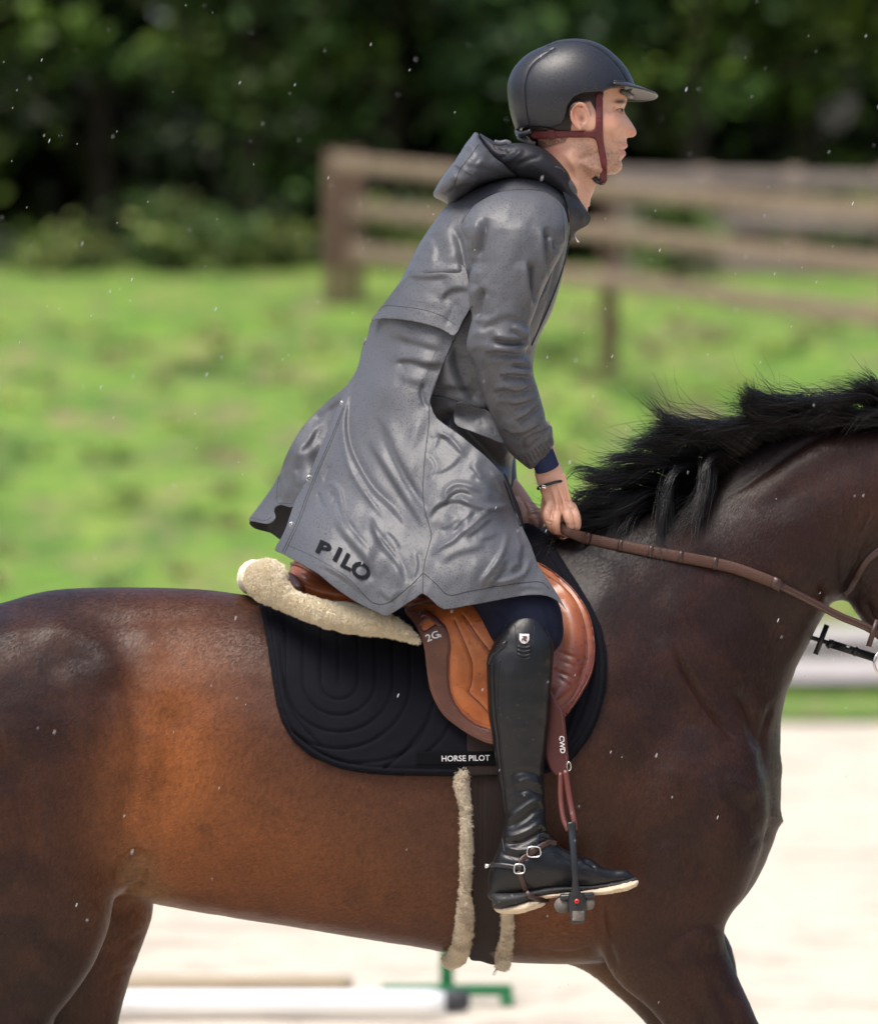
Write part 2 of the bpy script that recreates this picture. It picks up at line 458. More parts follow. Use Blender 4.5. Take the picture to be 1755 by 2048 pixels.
def seam(name, surf, lines, r, mat, parent, off=.0004, flat=1.0, n=6, dash=0, sp=6):
    """thin cords laid along a surface: seams, stitches, piping"""
    ob = None
    for l in lines:
        mb = MB()
        q = spl(l, sp) if len(l) > 2 else spl(l, 10)
        seg = np.hypot(*(q[1:]-q[:-1]).T); L = seg.sum(); c = np.concatenate([[0], np.cumsum(seg)]); m = max(3, int(L/(dash if dash else 4))+1)
        tt = np.linspace(0, L, m); q = np.stack([np.interp(tt, c, q[:, 0]), np.interp(tt, c, q[:, 1])], 1)
        if dash:
            for a, b in zip(q[:-1], q[1:]):
                p3 = surf.drape([a, (a+b)/2*.7+a*.3, a*.35+b*.65], off)
                if len(p3) == 3: mb.tube(p3, r, 4, flat)
        else:
            p3 = surf.drape(q, off)
            if len(p3) > 1: mb.tube(p3, r, n, flat)
        if mb.V: ob = mb.build(name, mat, parent)
    return ob

def text_on(name, txt, px, py, size, ang, surf, mat, parent, off=.0012, ext=.0006, sx=1.0, shear=0, sp=1.0, bold=0, skip=None):
    """lettering draped on a surface; size = cap height in photo pixels"""
    cu = bpy.data.curves.new(name, 'FONT'); cu.body = txt; cu.size = 1; cu.space_character = sp; cu.offset = bold; cu.shear = shear; cu.resolution_u = 3
    to = bpy.data.objects.new(name, cu); COL.objects.link(to); bpy.context.view_layer.update()
    me = bpy.data.meshes.new_from_object(to); bpy.data.objects.remove(to)
    import bmesh
    bm = bmesh.new(); bm.from_mesh(me); bmesh.ops.triangulate(bm, faces=bm.faces)
    for _ in range(5):
        le = [e for e in bm.edges if e.calc_length() > .09]
        if le: bmesh.ops.subdivide_edges(bm, edges=le, cuts=1); bmesh.ops.triangulate(bm, faces=bm.faces)
    V = np.array([v.co[:] for v in bm.verts]); T = np.array([[v.index for v in f.verts] for f in bm.faces]); bm.free()
    k = size/.7; ca, sa = math.cos(R(ang)), math.sin(R(ang))
    X = V[:, 0]*k*sx; Y = V[:, 1]*k
    qx = px+X*ca+Y*sa; qy = py+X*sa-Y*ca
    out = []; 
    for a, b in zip(qx, qy):
        r = surf.hit(a, b)
        if r is None: out.append(at(a, b, -.3)); continue
        nrm = r[1] if r[1].y < 0 else -r[1]; out.append(tuple(r[0]+nrm*off))
    bpy.data.meshes.remove(me)
    return mesh(name, np.array(out), None, mat, parent, False, None, T)
# ---------------------------------------------------------------- materials
def mat(name, col, rough=.6, spec=.5, metal=0., bump=None, colvar=None, sheen=0., coat=0., attr=None, tr=0., sss=0., drops=0):
    """bump: list of (scale, detail, strength, distance, (sx,sy,sz)); colvar: (scale, detail, other colour, lo, hi[, (sx,sy,sz)])"""
    m = bpy.data.materials.new(name); m.use_nodes = True; nt = m.node_tree; N = nt.nodes; L = nt.links; b = N['Principled BSDF']
    b.inputs['Base Color'].default_value = (*col, 1); b.inputs['Roughness'].default_value = rough; b.inputs['Metallic'].default_value = metal
    b.inputs['Specular IOR Level'].default_value = spec
    if sheen: b.inputs['Sheen Weight'].default_value = sheen; b.inputs['Sheen Roughness'].default_value = .5
    if coat: b.inputs['Coat Weight'].default_value = coat; b.inputs['Coat Roughness'].default_value = .15
    if tr: b.inputs['Transmission Weight'].default_value = tr
    if sss: b.inputs['Subsurface Weight'].default_value = sss; b.inputs['Subsurface Radius'].default_value = (.012, .005, .003); b.inputs['Subsurface Scale'].default_value = 1
    tc = N.new('ShaderNodeTexCoord')
    def coords(s):
        mp = N.new('ShaderNodeMapping'); mp.inputs['Scale'].default_value = s[:3]
        if len(s) > 3: mp.inputs['Rotation'].default_value = (0, R(s[3]), 0)
        L.new(tc.outputs['Object'], mp.inputs[0]); return mp.outputs[0]
    def noise(sc, det, s=(1, 1, 1), rg=.6):
        n = N.new('ShaderNodeTexNoise'); n.inputs['Scale'].default_value = sc; n.inputs['Detail'].default_value = det; n.inputs['Roughness'].default_value = rg
        L.new(coords(s), n.inputs['Vector']); return n.outputs[0]
    cur = None
    if attr:
        a = N.new('ShaderNodeAttribute'); a.attribute_name = attr; cur = a.outputs['Color']
    if colvar:
        for cv in (colvar if isinstance(colvar, list) else [colvar]):
            nz = noise(cv[0], cv[1], cv[5] if len(cv) > 5 else (1, 1, 1))
            mr = N.new('ShaderNodeMapRange'); mr.inputs[1].default_value = cv[3]; mr.inputs[2].default_value = cv[4]; mr.clamp = True; L.new(nz, mr.inputs[0])
            mx = N.new('ShaderNodeMix'); mx.data_type = 'RGBA'; L.new(mr.outputs[0], mx.inputs[0])
            if cur is None: mx.inputs[6].default_value = (*col, 1)
            else: L.new(cur, mx.inputs[6])
            if cv[2] == 'mul':
                m2 = N.new('ShaderNodeMix'); m2.data_type = 'RGBA'; m2.blend_type = 'MULTIPLY'; m2.inputs[0].default_value = 1
                L.new(cur, m2.inputs[6]); m2.inputs[7].default_value = (*cv[6], 1); L.new(m2.outputs[2], mx.inputs[7])
            else: mx.inputs[7].default_value = (*cv[2], 1)
            cur = mx.outputs[2]
    hh = None
    for bp in (bump or []):
        nz = noise(bp[0], bp[1], bp[4] if len(bp) > 4 else (1, 1, 1))
        bn = N.new('ShaderNodeBump'); bn.inputs['Strength'].default_value = bp[2]; bn.inputs['Distance'].default_value = bp[3]
        L.new(nz, bn.inputs['Height'])
        if hh is not None: L.new(hh, bn.inputs['Normal'])
        hh = bn.outputs[0]
    if drops:
        v = N.new('ShaderNodeTexVoronoi'); v.inputs['Scale'].default_value = drops; v.inputs['Randomness'].default_value = 1; L.new(coords((1, 1, 1)), v.inputs['Vector'])
        # sparse: only cells whose random colour is high, wetter where the large noise is high
        sp = N.new('ShaderNodeSeparateColor'); L.new(v.outputs['Color'], sp.inputs[0])
        big = noise(9, 2); ad = N.new('ShaderNodeMath'); ad.operation = 'ADD'; L.new(sp.outputs[0], ad.inputs[0]); L.new(big, ad.inputs[1])
        gt = N.new('ShaderNodeMath'); gt.operation = 'GREATER_THAN'; gt.inputs[1].default_value = 1.17; L.new(ad.outputs[0], gt.inputs[0])
        mr = N.new('ShaderNodeMapRange'); mr.inputs[1].default_value = .36; mr.inputs[2].default_value = .24; L.new(v.outputs['Distance'], mr.inputs[0])
        k = N.new('ShaderNodeMath'); k.operation = 'MULTIPLY'; L.new(gt.outputs[0], k.inputs[0]); L.new(mr.outputs[0], k.inputs[1])
        mx = N.new('ShaderNodeMix'); mx.data_type = 'RGBA'; L.new(k.outputs[0], mx.inputs[0])
        if cur is None: mx.inputs[6].default_value = (*col, 1)
        else: L.new(cur, mx.inputs[6])
        mx.inputs[7].default_value = (col[0]*.42, col[1]*.42, col[2]*.42, 1); cur = mx.outputs[2]
        bn = N.new('ShaderNodeBump'); bn.inputs['Strength'].default_value = .6; bn.inputs['Distance'].default_value = .0012; L.new(k.outputs[0], bn.inputs['Height'])
        if hh is not None: L.new(hh, bn.inputs['Normal'])
        hh = bn.outputs[0]
        rr = N.new('ShaderNodeMapRange'); rr.inputs[3].default_value = rough; rr.inputs[4].default_value = .12; L.new(k.outputs[0], rr.inputs[0]); L.new(rr.outputs[0], b.inputs['Roughness'])
    if cur is not None: L.new(cur, b.inputs['Base Color'])
    if hh is not None: L.new(hh, b.inputs['Normal'])
    MATS[name] = m; return m
# ---------------------------------------------------------------- the place
mat('sand', (.63, .56, .455), .95, .1, colvar=[(1.1, 4, (.36, .30, .235), .50, .72), (5, 4, (.42, .36, .29), .5, .75), (30, 3, (.46, .40, .33), .5, .8)], bump=[(6, 4, .6, .06), (60, 3, .5, .01)])
mat('grass', (.145, .265, .03), .8, .3, colvar=[(.45, 4, (.21, .29, .05), .42, .60), (1.0, 3, (.085, .17, .025), .48, .64), (1.7, 3, (.24, .17, .10), .52, .66), (5, 3, (.07, .15, .025), .5, .62)], bump=[(8, 4, .8, .08)])
mat('gravel', (.42, .39, .37), .9, .3, colvar=(5, 4, (.33, .30, .28), .4, .7), bump=[(30, 3, .5, .02)])
mat('rail_wood', (.30, .235, .17), .8, .3, colvar=(2, 4, (.19, .12, .08), .4, .65, (1, 6, 6)), bump=[(12, 4, .5, .01, (1, 8, 8))])
mat('post_wood', (.14, .085, .06), .85, .3, colvar=(3, 4, (.09, .055, .04), .4, .65, (6, 6, 1)), bump=[(12, 4, .5, .01, (8, 8, 1))])
mat('old_wood', (.25, .20, .18), .85, .3, colvar=(3, 4, (.17, .13, .12), .4, .65, (1, 6, 6)))
mat('bark', (.035, .026, .019), .9, .2, colvar=(6, 4, (.035, .026, .02), .4, .6), bump=[(10, 4, .8, .04)])
mat('leaf', (.08, .12, .03), .55, .35, attr='Col')
mat('green_paint', (.015, .16, .055), .35, .5, bump=[(80, 2, .1, .001)])
mat('white_paint', (.80, .80, .79), .4, .5, colvar=(8, 4, (.62, .60, .56), .55, .8), bump=[(40, 2, .1, .002)])
mat('pole_wood', (.40, .33, .23), .8, .3, colvar=(6, 4, (.22, .17, .11), .4, .7, (.2, 2, 2)))
mat('dark_plastic', (.03, .03, .035), .5, .5)

prof = np.array([(-40, 0), (51-14, 0), (52-14, .04), (54-14, .17), (55.6-14, .37), (57-14, .56), (58.2-14, .82), (62-14, 1.84), (66-14, 2.89), (70-14, 3.72), (74-14, 4.36), (80-14, 4.8), (95-14, 5.6), (260, 12)])
def gz(y): return np.interp(y, prof[:, 0], prof[:, 1])
def ground(name, y0, y1, ny, x0, x1, nx, m, lift=0, amp=0., sc=1.):
    ys = np.linspace(y0, y1, ny); xs = np.linspace(x0, x1, nx); X, Y = np.meshgrid(xs, ys, indexing='ij')
    Z = gz(Y)+lift+amp*(fbm(X*sc+500, Y*sc+500, 3)-.5)
    V = np.stack([X, Y, Z], -1).reshape(-1, 3); I = np.arange(nx*ny).reshape(nx, ny)
    Q = np.stack([I[:-1, :-1], I[1:, :-1], I[1:, 1:], I[:-1, 1:]], -1).reshape(-1, 4)
    o = mesh(name, V, Q, m); o['kind'] = 'structure'; return o
ground('sand_arena', -60, 51.3-14, 500, -60, 60, 300, 'sand', 0, .05, 1.4)
gr = ground('meadow', 51-14, 240, 420, -120, 120, 240, 'grass', .03, .10, .6)
# lift path strips just above the bank (they follow it)
def strip(name, d0, d1, m):
    o = ground(name, d0-14, d1-14, 14, -60, 60, 240, m, .14, .02, .6); return o
strip('path', 53.6, 55.2, 'gravel'); strip('path', 56.0, 57.0, 'gravel')

# fences
def board(mb, a, b, hgt, thk):
    a, b = np.array(a, float), np.array(b, float); dv = b-a; L = np.linalg.norm(dv); ux = dv/L
    uz = np.array([0, 0, 1.])-ux*ux[2]; uz /= np.linalg.norm(uz); uy = np.cross(uz, ux)
    mb.box((a+b)/2, (L, thk, hgt), np.stack([ux, uy, uz], 1), .012)
fa = thing('wooden_fence', 'brown three-rail wooden fence climbing the meadow bank just behind the rider', 'fence', at(690, 600, 58))
posts = [(690, 300, 590, 58.2, .40), (1218, 366, 665, 52, .18), (1800, 395, 700, 46, .18), (2500, 420, 760, 40, .18)]
for (px, t, b, y, wd) in posts:
    p0, p1 = np.array(at(px, b, y)), np.array(at(px, t, y)); mb = MB()
    if wd > .3:
        for sx in (-.13, .11): mb.box((p0[0]+sx, y+.1, (p0[2]+p1[2])/2-.2), (.2, .2, p1[2]-p0[2]+.4), None, .015)
    else: mb.box((p0[0], y+.1, (p0[2]+p1[2])/2-.2), (wd, .18, p1[2]-p0[2]+.4), None, .015)
    mb.build('post', 'post_wood', fa, False)
rails = [[(668, 323, 58), (1218, 379, 51.8), (1810, 428, 45.8), (2520, 470, 39.8)], [(700, 417, 58), (1218, 465, 51.8), (1810, 535, 45.8), (2520, 590, 39.8)], [(700, 503, 58), (1218, 560, 51.8), (1810, 640, 45.8), (2520, 700, 39.8)]]
for rl in rails:
    for a, b in zip(rl[:-1], rl[1:]):
        mb = MB(); board(mb, at(*a), at(*b), .18, .06); mb.build('rail', 'rail_wood', fa, False)
fb = thing('wooden_fence', 'weathered grey fence running level behind the brown one at the forest edge', 'fence', at(1410, 600, 63))
for px in (1235, 1410, 1590, 1775, 1960, 2150, 2350):
    p0, p1 = np.array(at(px, 600, 63)), np.array(at(px, 335, 63)); mb = MB()
    mb.box((p0[0], 63.1, (p0[2]+p1[2])/2), (.20, .16, p1[2]-p0[2]), None, .015); mb.build('post', 'rail_wood', fb, False)
for (ya, yb) in ((352, 376), (438, 462), (524, 548)):
    mb = MB(); board(mb, at(1225, ya, 62.9), at(2360, yb, 62.9), .19, .05); mb.build('rail', 'old_wood', fb, False)

# jump standards and poles on the sand
def at_g(px, y): return np.array([at(px, 1500, y)[0], y, 0])
js = thing('jump_stand', 'green metal jump stand with a cross-shaped foot standing on the sand', 'jump stand', (at(895, 0, 8)[0], 8, 0))
cx = at(893, 0, 8)[0]
MB().box((cx, 8, .72), (.05, .05, 1.30), None, .006).build('upright', 'green_paint', js)
mb = MB(); mb.box((cx, 8, .05), (.46, .05, .04), None, .006); mb.box((cx, 8, .05), (.05, .5, .038), None, .006); mb.build('base', 'green_paint', js)
for sx in (-.21, .21): MB().box((cx+sx, 8, .015), (.05, .07, .03), None, .005).build('foot', 'green_paint', js)
MB().box((cx+.02, 7.72, .035), (.12, .10, .07), None, .02).build('clamp', 'dark_plastic', js)
def pole(name, x0, x1, y, r, m, label, dy=0, z=None):
    mb = MB(); n = 40; t = np.linspace(0, 1, n); path = np.stack([x0+(x1-x0)*t, y+dy*t, np.full(n, z or r+.005)], 1)
    rr = np.full(n, r); rr[0] = rr[-1] = r*.85; mb.tube(path, rr, 20, up=(0, 0, 1))
    o = mb.build(name, m); o['label'] = label; o['category'] = 'pole'; o['group'] = 'poles lying on the sand'; return o
pole('jump_pole', at(-330, 0, 7.3)[0], at(890, 0, 7.3)[0], 7.35, .048, 'white_paint', 'white pole lying flat on the sand in front of the green stand')
pole('jump_pole', at(-700, 0, 8.4)[0], at(705, 0, 8.4)[0], 8.4, .034, 'pole_wood', 'bare wooden pole lying on the sand behind the white pole')

# forest edge
def leaves(n, cen, rad, size, cols, flat=.5, g=rng, clump=70, cr=.3):
    """leaf quads gathered in clumps inside an ellipsoid; returns V,Q,col"""
    u = g.normal(size=(clump, 3)); u /= np.linalg.norm(u, axis=1, keepdims=True); rr = g.random((clump, 1))**.33
    cc = np.array(cen)+u*rr*np.array(rad); crs = cr*(.6+.9*g.random(clump))
    k = g.integers(0, clump, n); p = cc[k]+g.normal(size=(n, 3))*crs[k][:, None]*np.array([1, 1, .62])
    nv = g.normal(size=(n, 3))+np.array([0, -.2, 1.1]); nv /= np.linalg.norm(nv, axis=1, keepdims=True)
    a = np.cross(nv, g.normal(size=(n, 3))); a /= np.linalg.norm(a, axis=1, keepdims=True); b = np.cross(nv, a)
    s = (size*(.6+.8*g.random(n)))[:, None]
    V = np.stack([p-a*s, p+b*s*flat, p+a*s, p-b*s*flat], 1).reshape(-1, 3)
    Q = np.arange(4*n).reshape(n, 4); cols = np.array(cols); cl = cols[g.integers(0, len(cols), clump)]*(.3+1.6*g.random((clump, 1))**1.3)
    C = cl[k]*(.8+.4*g.random((n, 1)))
    return V, Q, np.repeat(C, 4, 0)
GC = [[(.045, .09, .015), (.03, .06, .012), (.08, .12, .018)], [(.06, .10, .013), (.10, .135, .018), (.03, .055, .011)], [(.035, .08, .018), (.018, .042, .012), (.06, .105, .025)]]
def tree(x, y, h, rad, pal, label, n=4200, low=.3, name='tree'):
    z = float(gz(y)); t = thing(name, label, 'tree', (x, y, z), 'trees along the forest edge')
    mb = MB(); k = 9; s = np.linspace(0, 1, k); lean = rng.normal(size=2)*.3
    mb.tube(np.stack([x+lean[0]*s, y+lean[1]*s, z-.3+(h*.8)*s], 1), .17*(1-.8*s)+.01, 9, up=(1, 0, 0))
    for i in range(9):
        a = rng.random()*6.28; zz = .15+.6*rng.random(); q = np.linspace(0, 1, 5); L = rad*(.5+.5*rng.random())
        mb.tube(np.stack([x+lean[0]*zz+np.cos(a)*L*q, y+lean[1]*zz+np.sin(a)*L*q, z+h*.8*zz+L*.5*q**1.3], 1), .06*(1-.8*q)+.006, 6, up=(.1, .2, 1))
    mb.build('trunk', 'bark', t)
    V, Q, C = leaves(n, (x, y, z+h*(.5+low/2)), (rad, rad*.8, h*(.5-low/2)*.95), .13, GC[pal], clump=int(34+h*4), cr=.34)
    mesh('crown', V, Q, 'leaf', t, False, {'Col': C})
LB = ['mid-green leafy tree', 'yellow-green leafy tree', 'deep green bushy tree']
tx = [(-8.6, 68, 9), (-6.2, 66.5, 8), (-4.3, 67.5, 10), (-2.3, 66.2, 8.5), (-.6, 68, 10), (1.3, 67, 9), (3.2, 66.6, 10), (5.0, 68, 9), (7.1, 67, 9), (9.3, 67.6, 10)]
where = ['beyond the far left of the meadow', 'at the left rim of the meadow', 'over the dark gap behind the left meadow', 'standing left of the brown gate post', 'rising behind the left end of the brown fence', 'behind the hood of the grey coat', 'directly behind the riding helmet', 'behind the right stretch of the fences', 'beyond the right rim of the picture', 'farthest right along the fences']
for i, (x, y, h) in enumerate(tx):
    tree(x, y, h, 1.5+.5*rng.random(), [0, 1, 2, 0, 1, 2, 0, 1, 0, 2][i], LB[[0, 1, 2, 0, 1, 2, 0, 1, 0, 2][i]]+' '+where[i], low=[.0, .1, .25, .05, .3, .1, .15, .05, .1, .1][i])
def bush(x, y, h, rad, pal, label, n=1300):
    z = float(gz(y)); t = thing('bush', label, 'bush', (x, y, z), 'bushes at the foot of the trees')
    mb = MB()
    for i in range(6):
        a = rng.random()*6.28; q = np.linspace(0, 1, 5); mb.tube(np.stack([x+np.cos(a)*rad*.6*q, y+np.sin(a)*rad*.6*q, z-.1+h*.8*q], 1), .02*(1-.7*q)+.003, 5)
    mb.build('stem', 'bark', t)
    V, Q, C = leaves(n, (x, y, z+h*.5), (rad, rad*.7, h*.5), .075, pal, clump=26, cr=.17); mesh('foliage', V, Q, 'leaf', t, False, {'Col': C})
BG = [(.09, .15, .03), (.17, .20, .05), (.05, .09, .02)]
for (px, y, h, rad, lb) in [(345, 63.5, .95, .55, 'pale green weedy bush at the meadow rim, left of centre'), (120, 64, .45, .6, 'low green bush at the meadow rim near the left edge'), (520, 64.5, .55, .5, 'small yellowish bush between the pale bush and the gate post'),
                            (860, 64.5, .9, .8, 'green bush seen through the left fence rails'), (1350, 61.5, 1.0, .55, 'yellow-flecked bush between the two fences'), (1640, 64.5, 1.0, .9, 'green bush behind the right end of the fences')]:
    bush(at(px, 0, y)[0], y, h, rad, BG, lb)
V1, Q1, C1 = leaves(26000, (0, 76, 10.5), (34, 4.5, 6.5), .42, [(.022, .042, .011), (.014, .026, .008), (.045, .07, .016)], clump=700, cr=1.0)
V2, Q2, C2 = leaves(16000, (0, 75, 6.5), (34, 2.5, 2.2), .42, [(.010, .018, .007), (.007, .012, .005)], clump=500, cr=.9)
wd = mesh('woodland', np.vstack([V1, V2]), np.vstack([Q1, Q2+len(V1)]), 'leaf', None, False, {'Col': np.vstack([C1, C2])}); wd['kind'] = 'stuff'; wd['label'] = 'dark mass of forest filling the background behind the nearer trees'; wd['category'] = 'woodland'

# weeds scattered over the bank
Vw, Qw, Cw = [], [], []; kw = 0
for i in range(280):
    y = rng.uniform(43.5, 57); x = rng.uniform(-9, 9); pal = [[(.24, .21, .09), (.20, .17, .08)], [(.09, .18, .03), (.11, .20, .035)], [(.20, .25, .05), (.26, .27, .08)]][rng.choice(3, p=[.42 if x < 0 else .2, .28 if x < 0 else .3, .3 if x < 0 else .5])]
    r_ = .12+.22*rng.random(); v, q, c = leaves(60, (x, y, float(gz(y))+.07), (r_, r_*.8, .05), .045, pal, clump=6, cr=.06); Vw.append(v); Qw.append(q+kw); Cw.append(c); kw += len(v)
wk = mesh('weeds', np.vstack(Vw), np.vstack(Qw), 'leaf', None, False, {'Col': np.vstack(Cw)}); wk['kind'] = 'stuff'; wk['label'] = 'brown and green weeds growing through the grass of the bank'; wk['category'] = 'weeds'
# unseen tree masses added behind and beside the camera to block low sky light
V3, Q3, C3 = [], [], []; k3 = 0
for (cx3, cy3, rx3, ry3) in ((0, -44, 46, 3), (-46, -8, 3, 38), (46, -8, 3, 38)):
    v, q, c = leaves(9000, (cx3, cy3, 6.5), (rx3, ry3, 8), .9, [(.03, .055, .014), (.02, .036, .011), (.05, .075, .018)], clump=330, cr=1.6); V3.append(v); Q3.append(q+k3); C3.append(c); k3 += len(v)
wd = mesh('woodland', np.vstack(V3), np.vstack(Q3), 'leaf', None, False, {'Col': np.vstack(C3)}); wd['kind'] = 'stuff'; wd['label'] = 'unseen trees added round the other sides of the sand arena to block low sky light'; wd['category'] = 'woodland'
# ---------------------------------------------------------------- the horse
mat('horse_coat', (.06, .03, .02), .42, .22, attr='Col',
    colvar=[(9, 3, 'mul', .50, .75, (1, 1, 1), (.78, .74, .72)), (130, 2, 'mul', .4, .7, (1, 1, .5, 40), (.7, .68, .66))],
    bump=[(7, 3, .2, .02), (120, 2, .25, .0025, (1.3, 1, .4, 40))])
mat('black_hair', (.010, .0085, .0085), .34, .5, colvar=(4, 2, (.022, .015, .011), .5, .7))
mat('hoof', (.05, .04, .035), .5, .5)
hs = thing('horse', 'dark bay horse with a black wind-blown mane cantering under the rider', 'horse', (0, 0, 0))
F = Field((-1.42, -.40, -.02), (1.62, .40, 2.18), .0085)
trunk = [(-262, 1420), (-245, 1330), (-190, 1262), (-100, 1226), (0, 1207), (60, 1190), (130, 1178), (250, 1175), (400, 1179), (520, 1193), (700, 1200), (860, 1190), (980, 1150), (1080, 1085), (1150, 1058),
         (1240, 1045), (1340, 1060), (1440, 1160), (1510, 1330), (1538, 1480), (1551, 1620), (1538, 1700), (1500, 1780), (1430, 1850), (1330, 1905), (1200, 1926), (1060, 1926), (960, 1918), (850, 1897), (700, 1873), (560, 1850), (440, 1832), (310, 1808), (200, 1790), (60, 1830), (-80, 1800), (-200, 1650)]
F.inf(trunk, 0, .315, 0, .014, .46)
F.inf([(1040, 1100), (1130, 1068), (1250, 1035), (1370, 985), (1450, 930), (1540, 878), (1640, 850), (1755, 838), (1850, 836), (1940, 860), (2010, 930), (2020, 1010), (1960, 1100), (1840, 1130), (1740, 1160), (1690, 1195), (1655, 1215), (1610, 1300), (1565, 1385), (1540, 1450), (1530, 1520), (1500, 1650), (1350, 1700), (1150, 1500), (1050, 1250)], 0, .165, .10, .012, .5)
# head, flexed at the poll
F.inf([(1960, 880), (2010, 950), (2030, 1060), (2010, 1180), (1975, 1300), (1930, 1420), (1890, 1485), (1835, 1505), (1790, 1470), (1775, 1400), (1790, 1330), (1770, 1290), (1728, 1248), (1692, 1190), (1700, 1130), (1722, 1060), (1780, 960), (1880, 880)], 0, .105, .025, .01, .5)
F.lpx([(1960, 900, -.05, 26), (1975, 850, -.06, 20), (1985, 800, -.065, 6)], .02); F.lpx([(1960, 900, .05, 26), (1975, 850, .06, 20), (1985, 800, .065, 6)], .02)
# near haunch and thigh
F.inf([(-250, 1360), (-160, 1275), (-20, 1245), (110, 1245), (215, 1290), (268, 1390), (285, 1500), (268, 1610), (243, 1700), (230, 1770), (218, 1850), (190, 1925), (150, 1985), (115, 2030), (60, 2110), (-10, 2180), (-90, 2230), (-140, 2180), (-130, 2060), (-190, 1950), (-245, 1800), (-268, 1600)], -.15, .165, .045, .012, .5)
F.lpx([(20, 2080, -.16, 80), (-60, 2170, -.16, 58), (-105, 2230, -.16, 46), (-90, 2330, -.16, 34), (-60, 2440, -.16, 32), (-35, 2480, -.16, 38), (0, 2535, -.16, 32)], .03)
F.lpx([(0, 2520, -.16, 38), (12, 2552, -.16, 48)], .01)
# far haunch and leg
F.inf([(-100, 1500), (100, 1400), (230, 1500), (295, 1700), (307, 1800), (301, 1845), (285, 1890), (262, 1950), (245, 2010), (232, 2060), (200, 2130), (120, 2180), (60, 2110), (20, 1980), (-60, 1850), (-120, 1700)], .15, .13, .04, .012, .5)
F.lpx([(160, 2080, .16, 66), (120, 2180, .16, 48), (105, 2240, .16, 42), (140, 2330, .16, 33), (190, 2440, .16, 31), (215, 2480, .16, 38), (250, 2530, .16, 34), (262, 2552, .16, 46)], .03)
# near shoulder, forearm
F.inf([(1195, 1560), (1270, 1440), (1400, 1400), (1500, 1480), (1535, 1620), (1522, 1700), (1490, 1785), (1455, 1838), (1447, 1872), (1462, 1925), (1492, 1992), (1530, 2080), (1570, 2160), (1560, 2215), (1500, 2230), (1430, 2190), (1370, 2110), (1325, 2048), (1290, 2010), (1245, 1975), (1212, 1930), (1196, 1870), (1188, 1780), (1180, 1660)], -.165, .115, .035, .01, .5)
F.lpx([(1500, 2130, -.16, 62), (1545, 2210, -.16, 48), (1570, 2260, -.16, 38), (1560, 2350, -.16, 28), (1545, 2430, -.16, 28), (1548, 2465, -.16, 35), (1580, 2515, -.16, 30), (1600, 2550, -.16, 44)], .03)
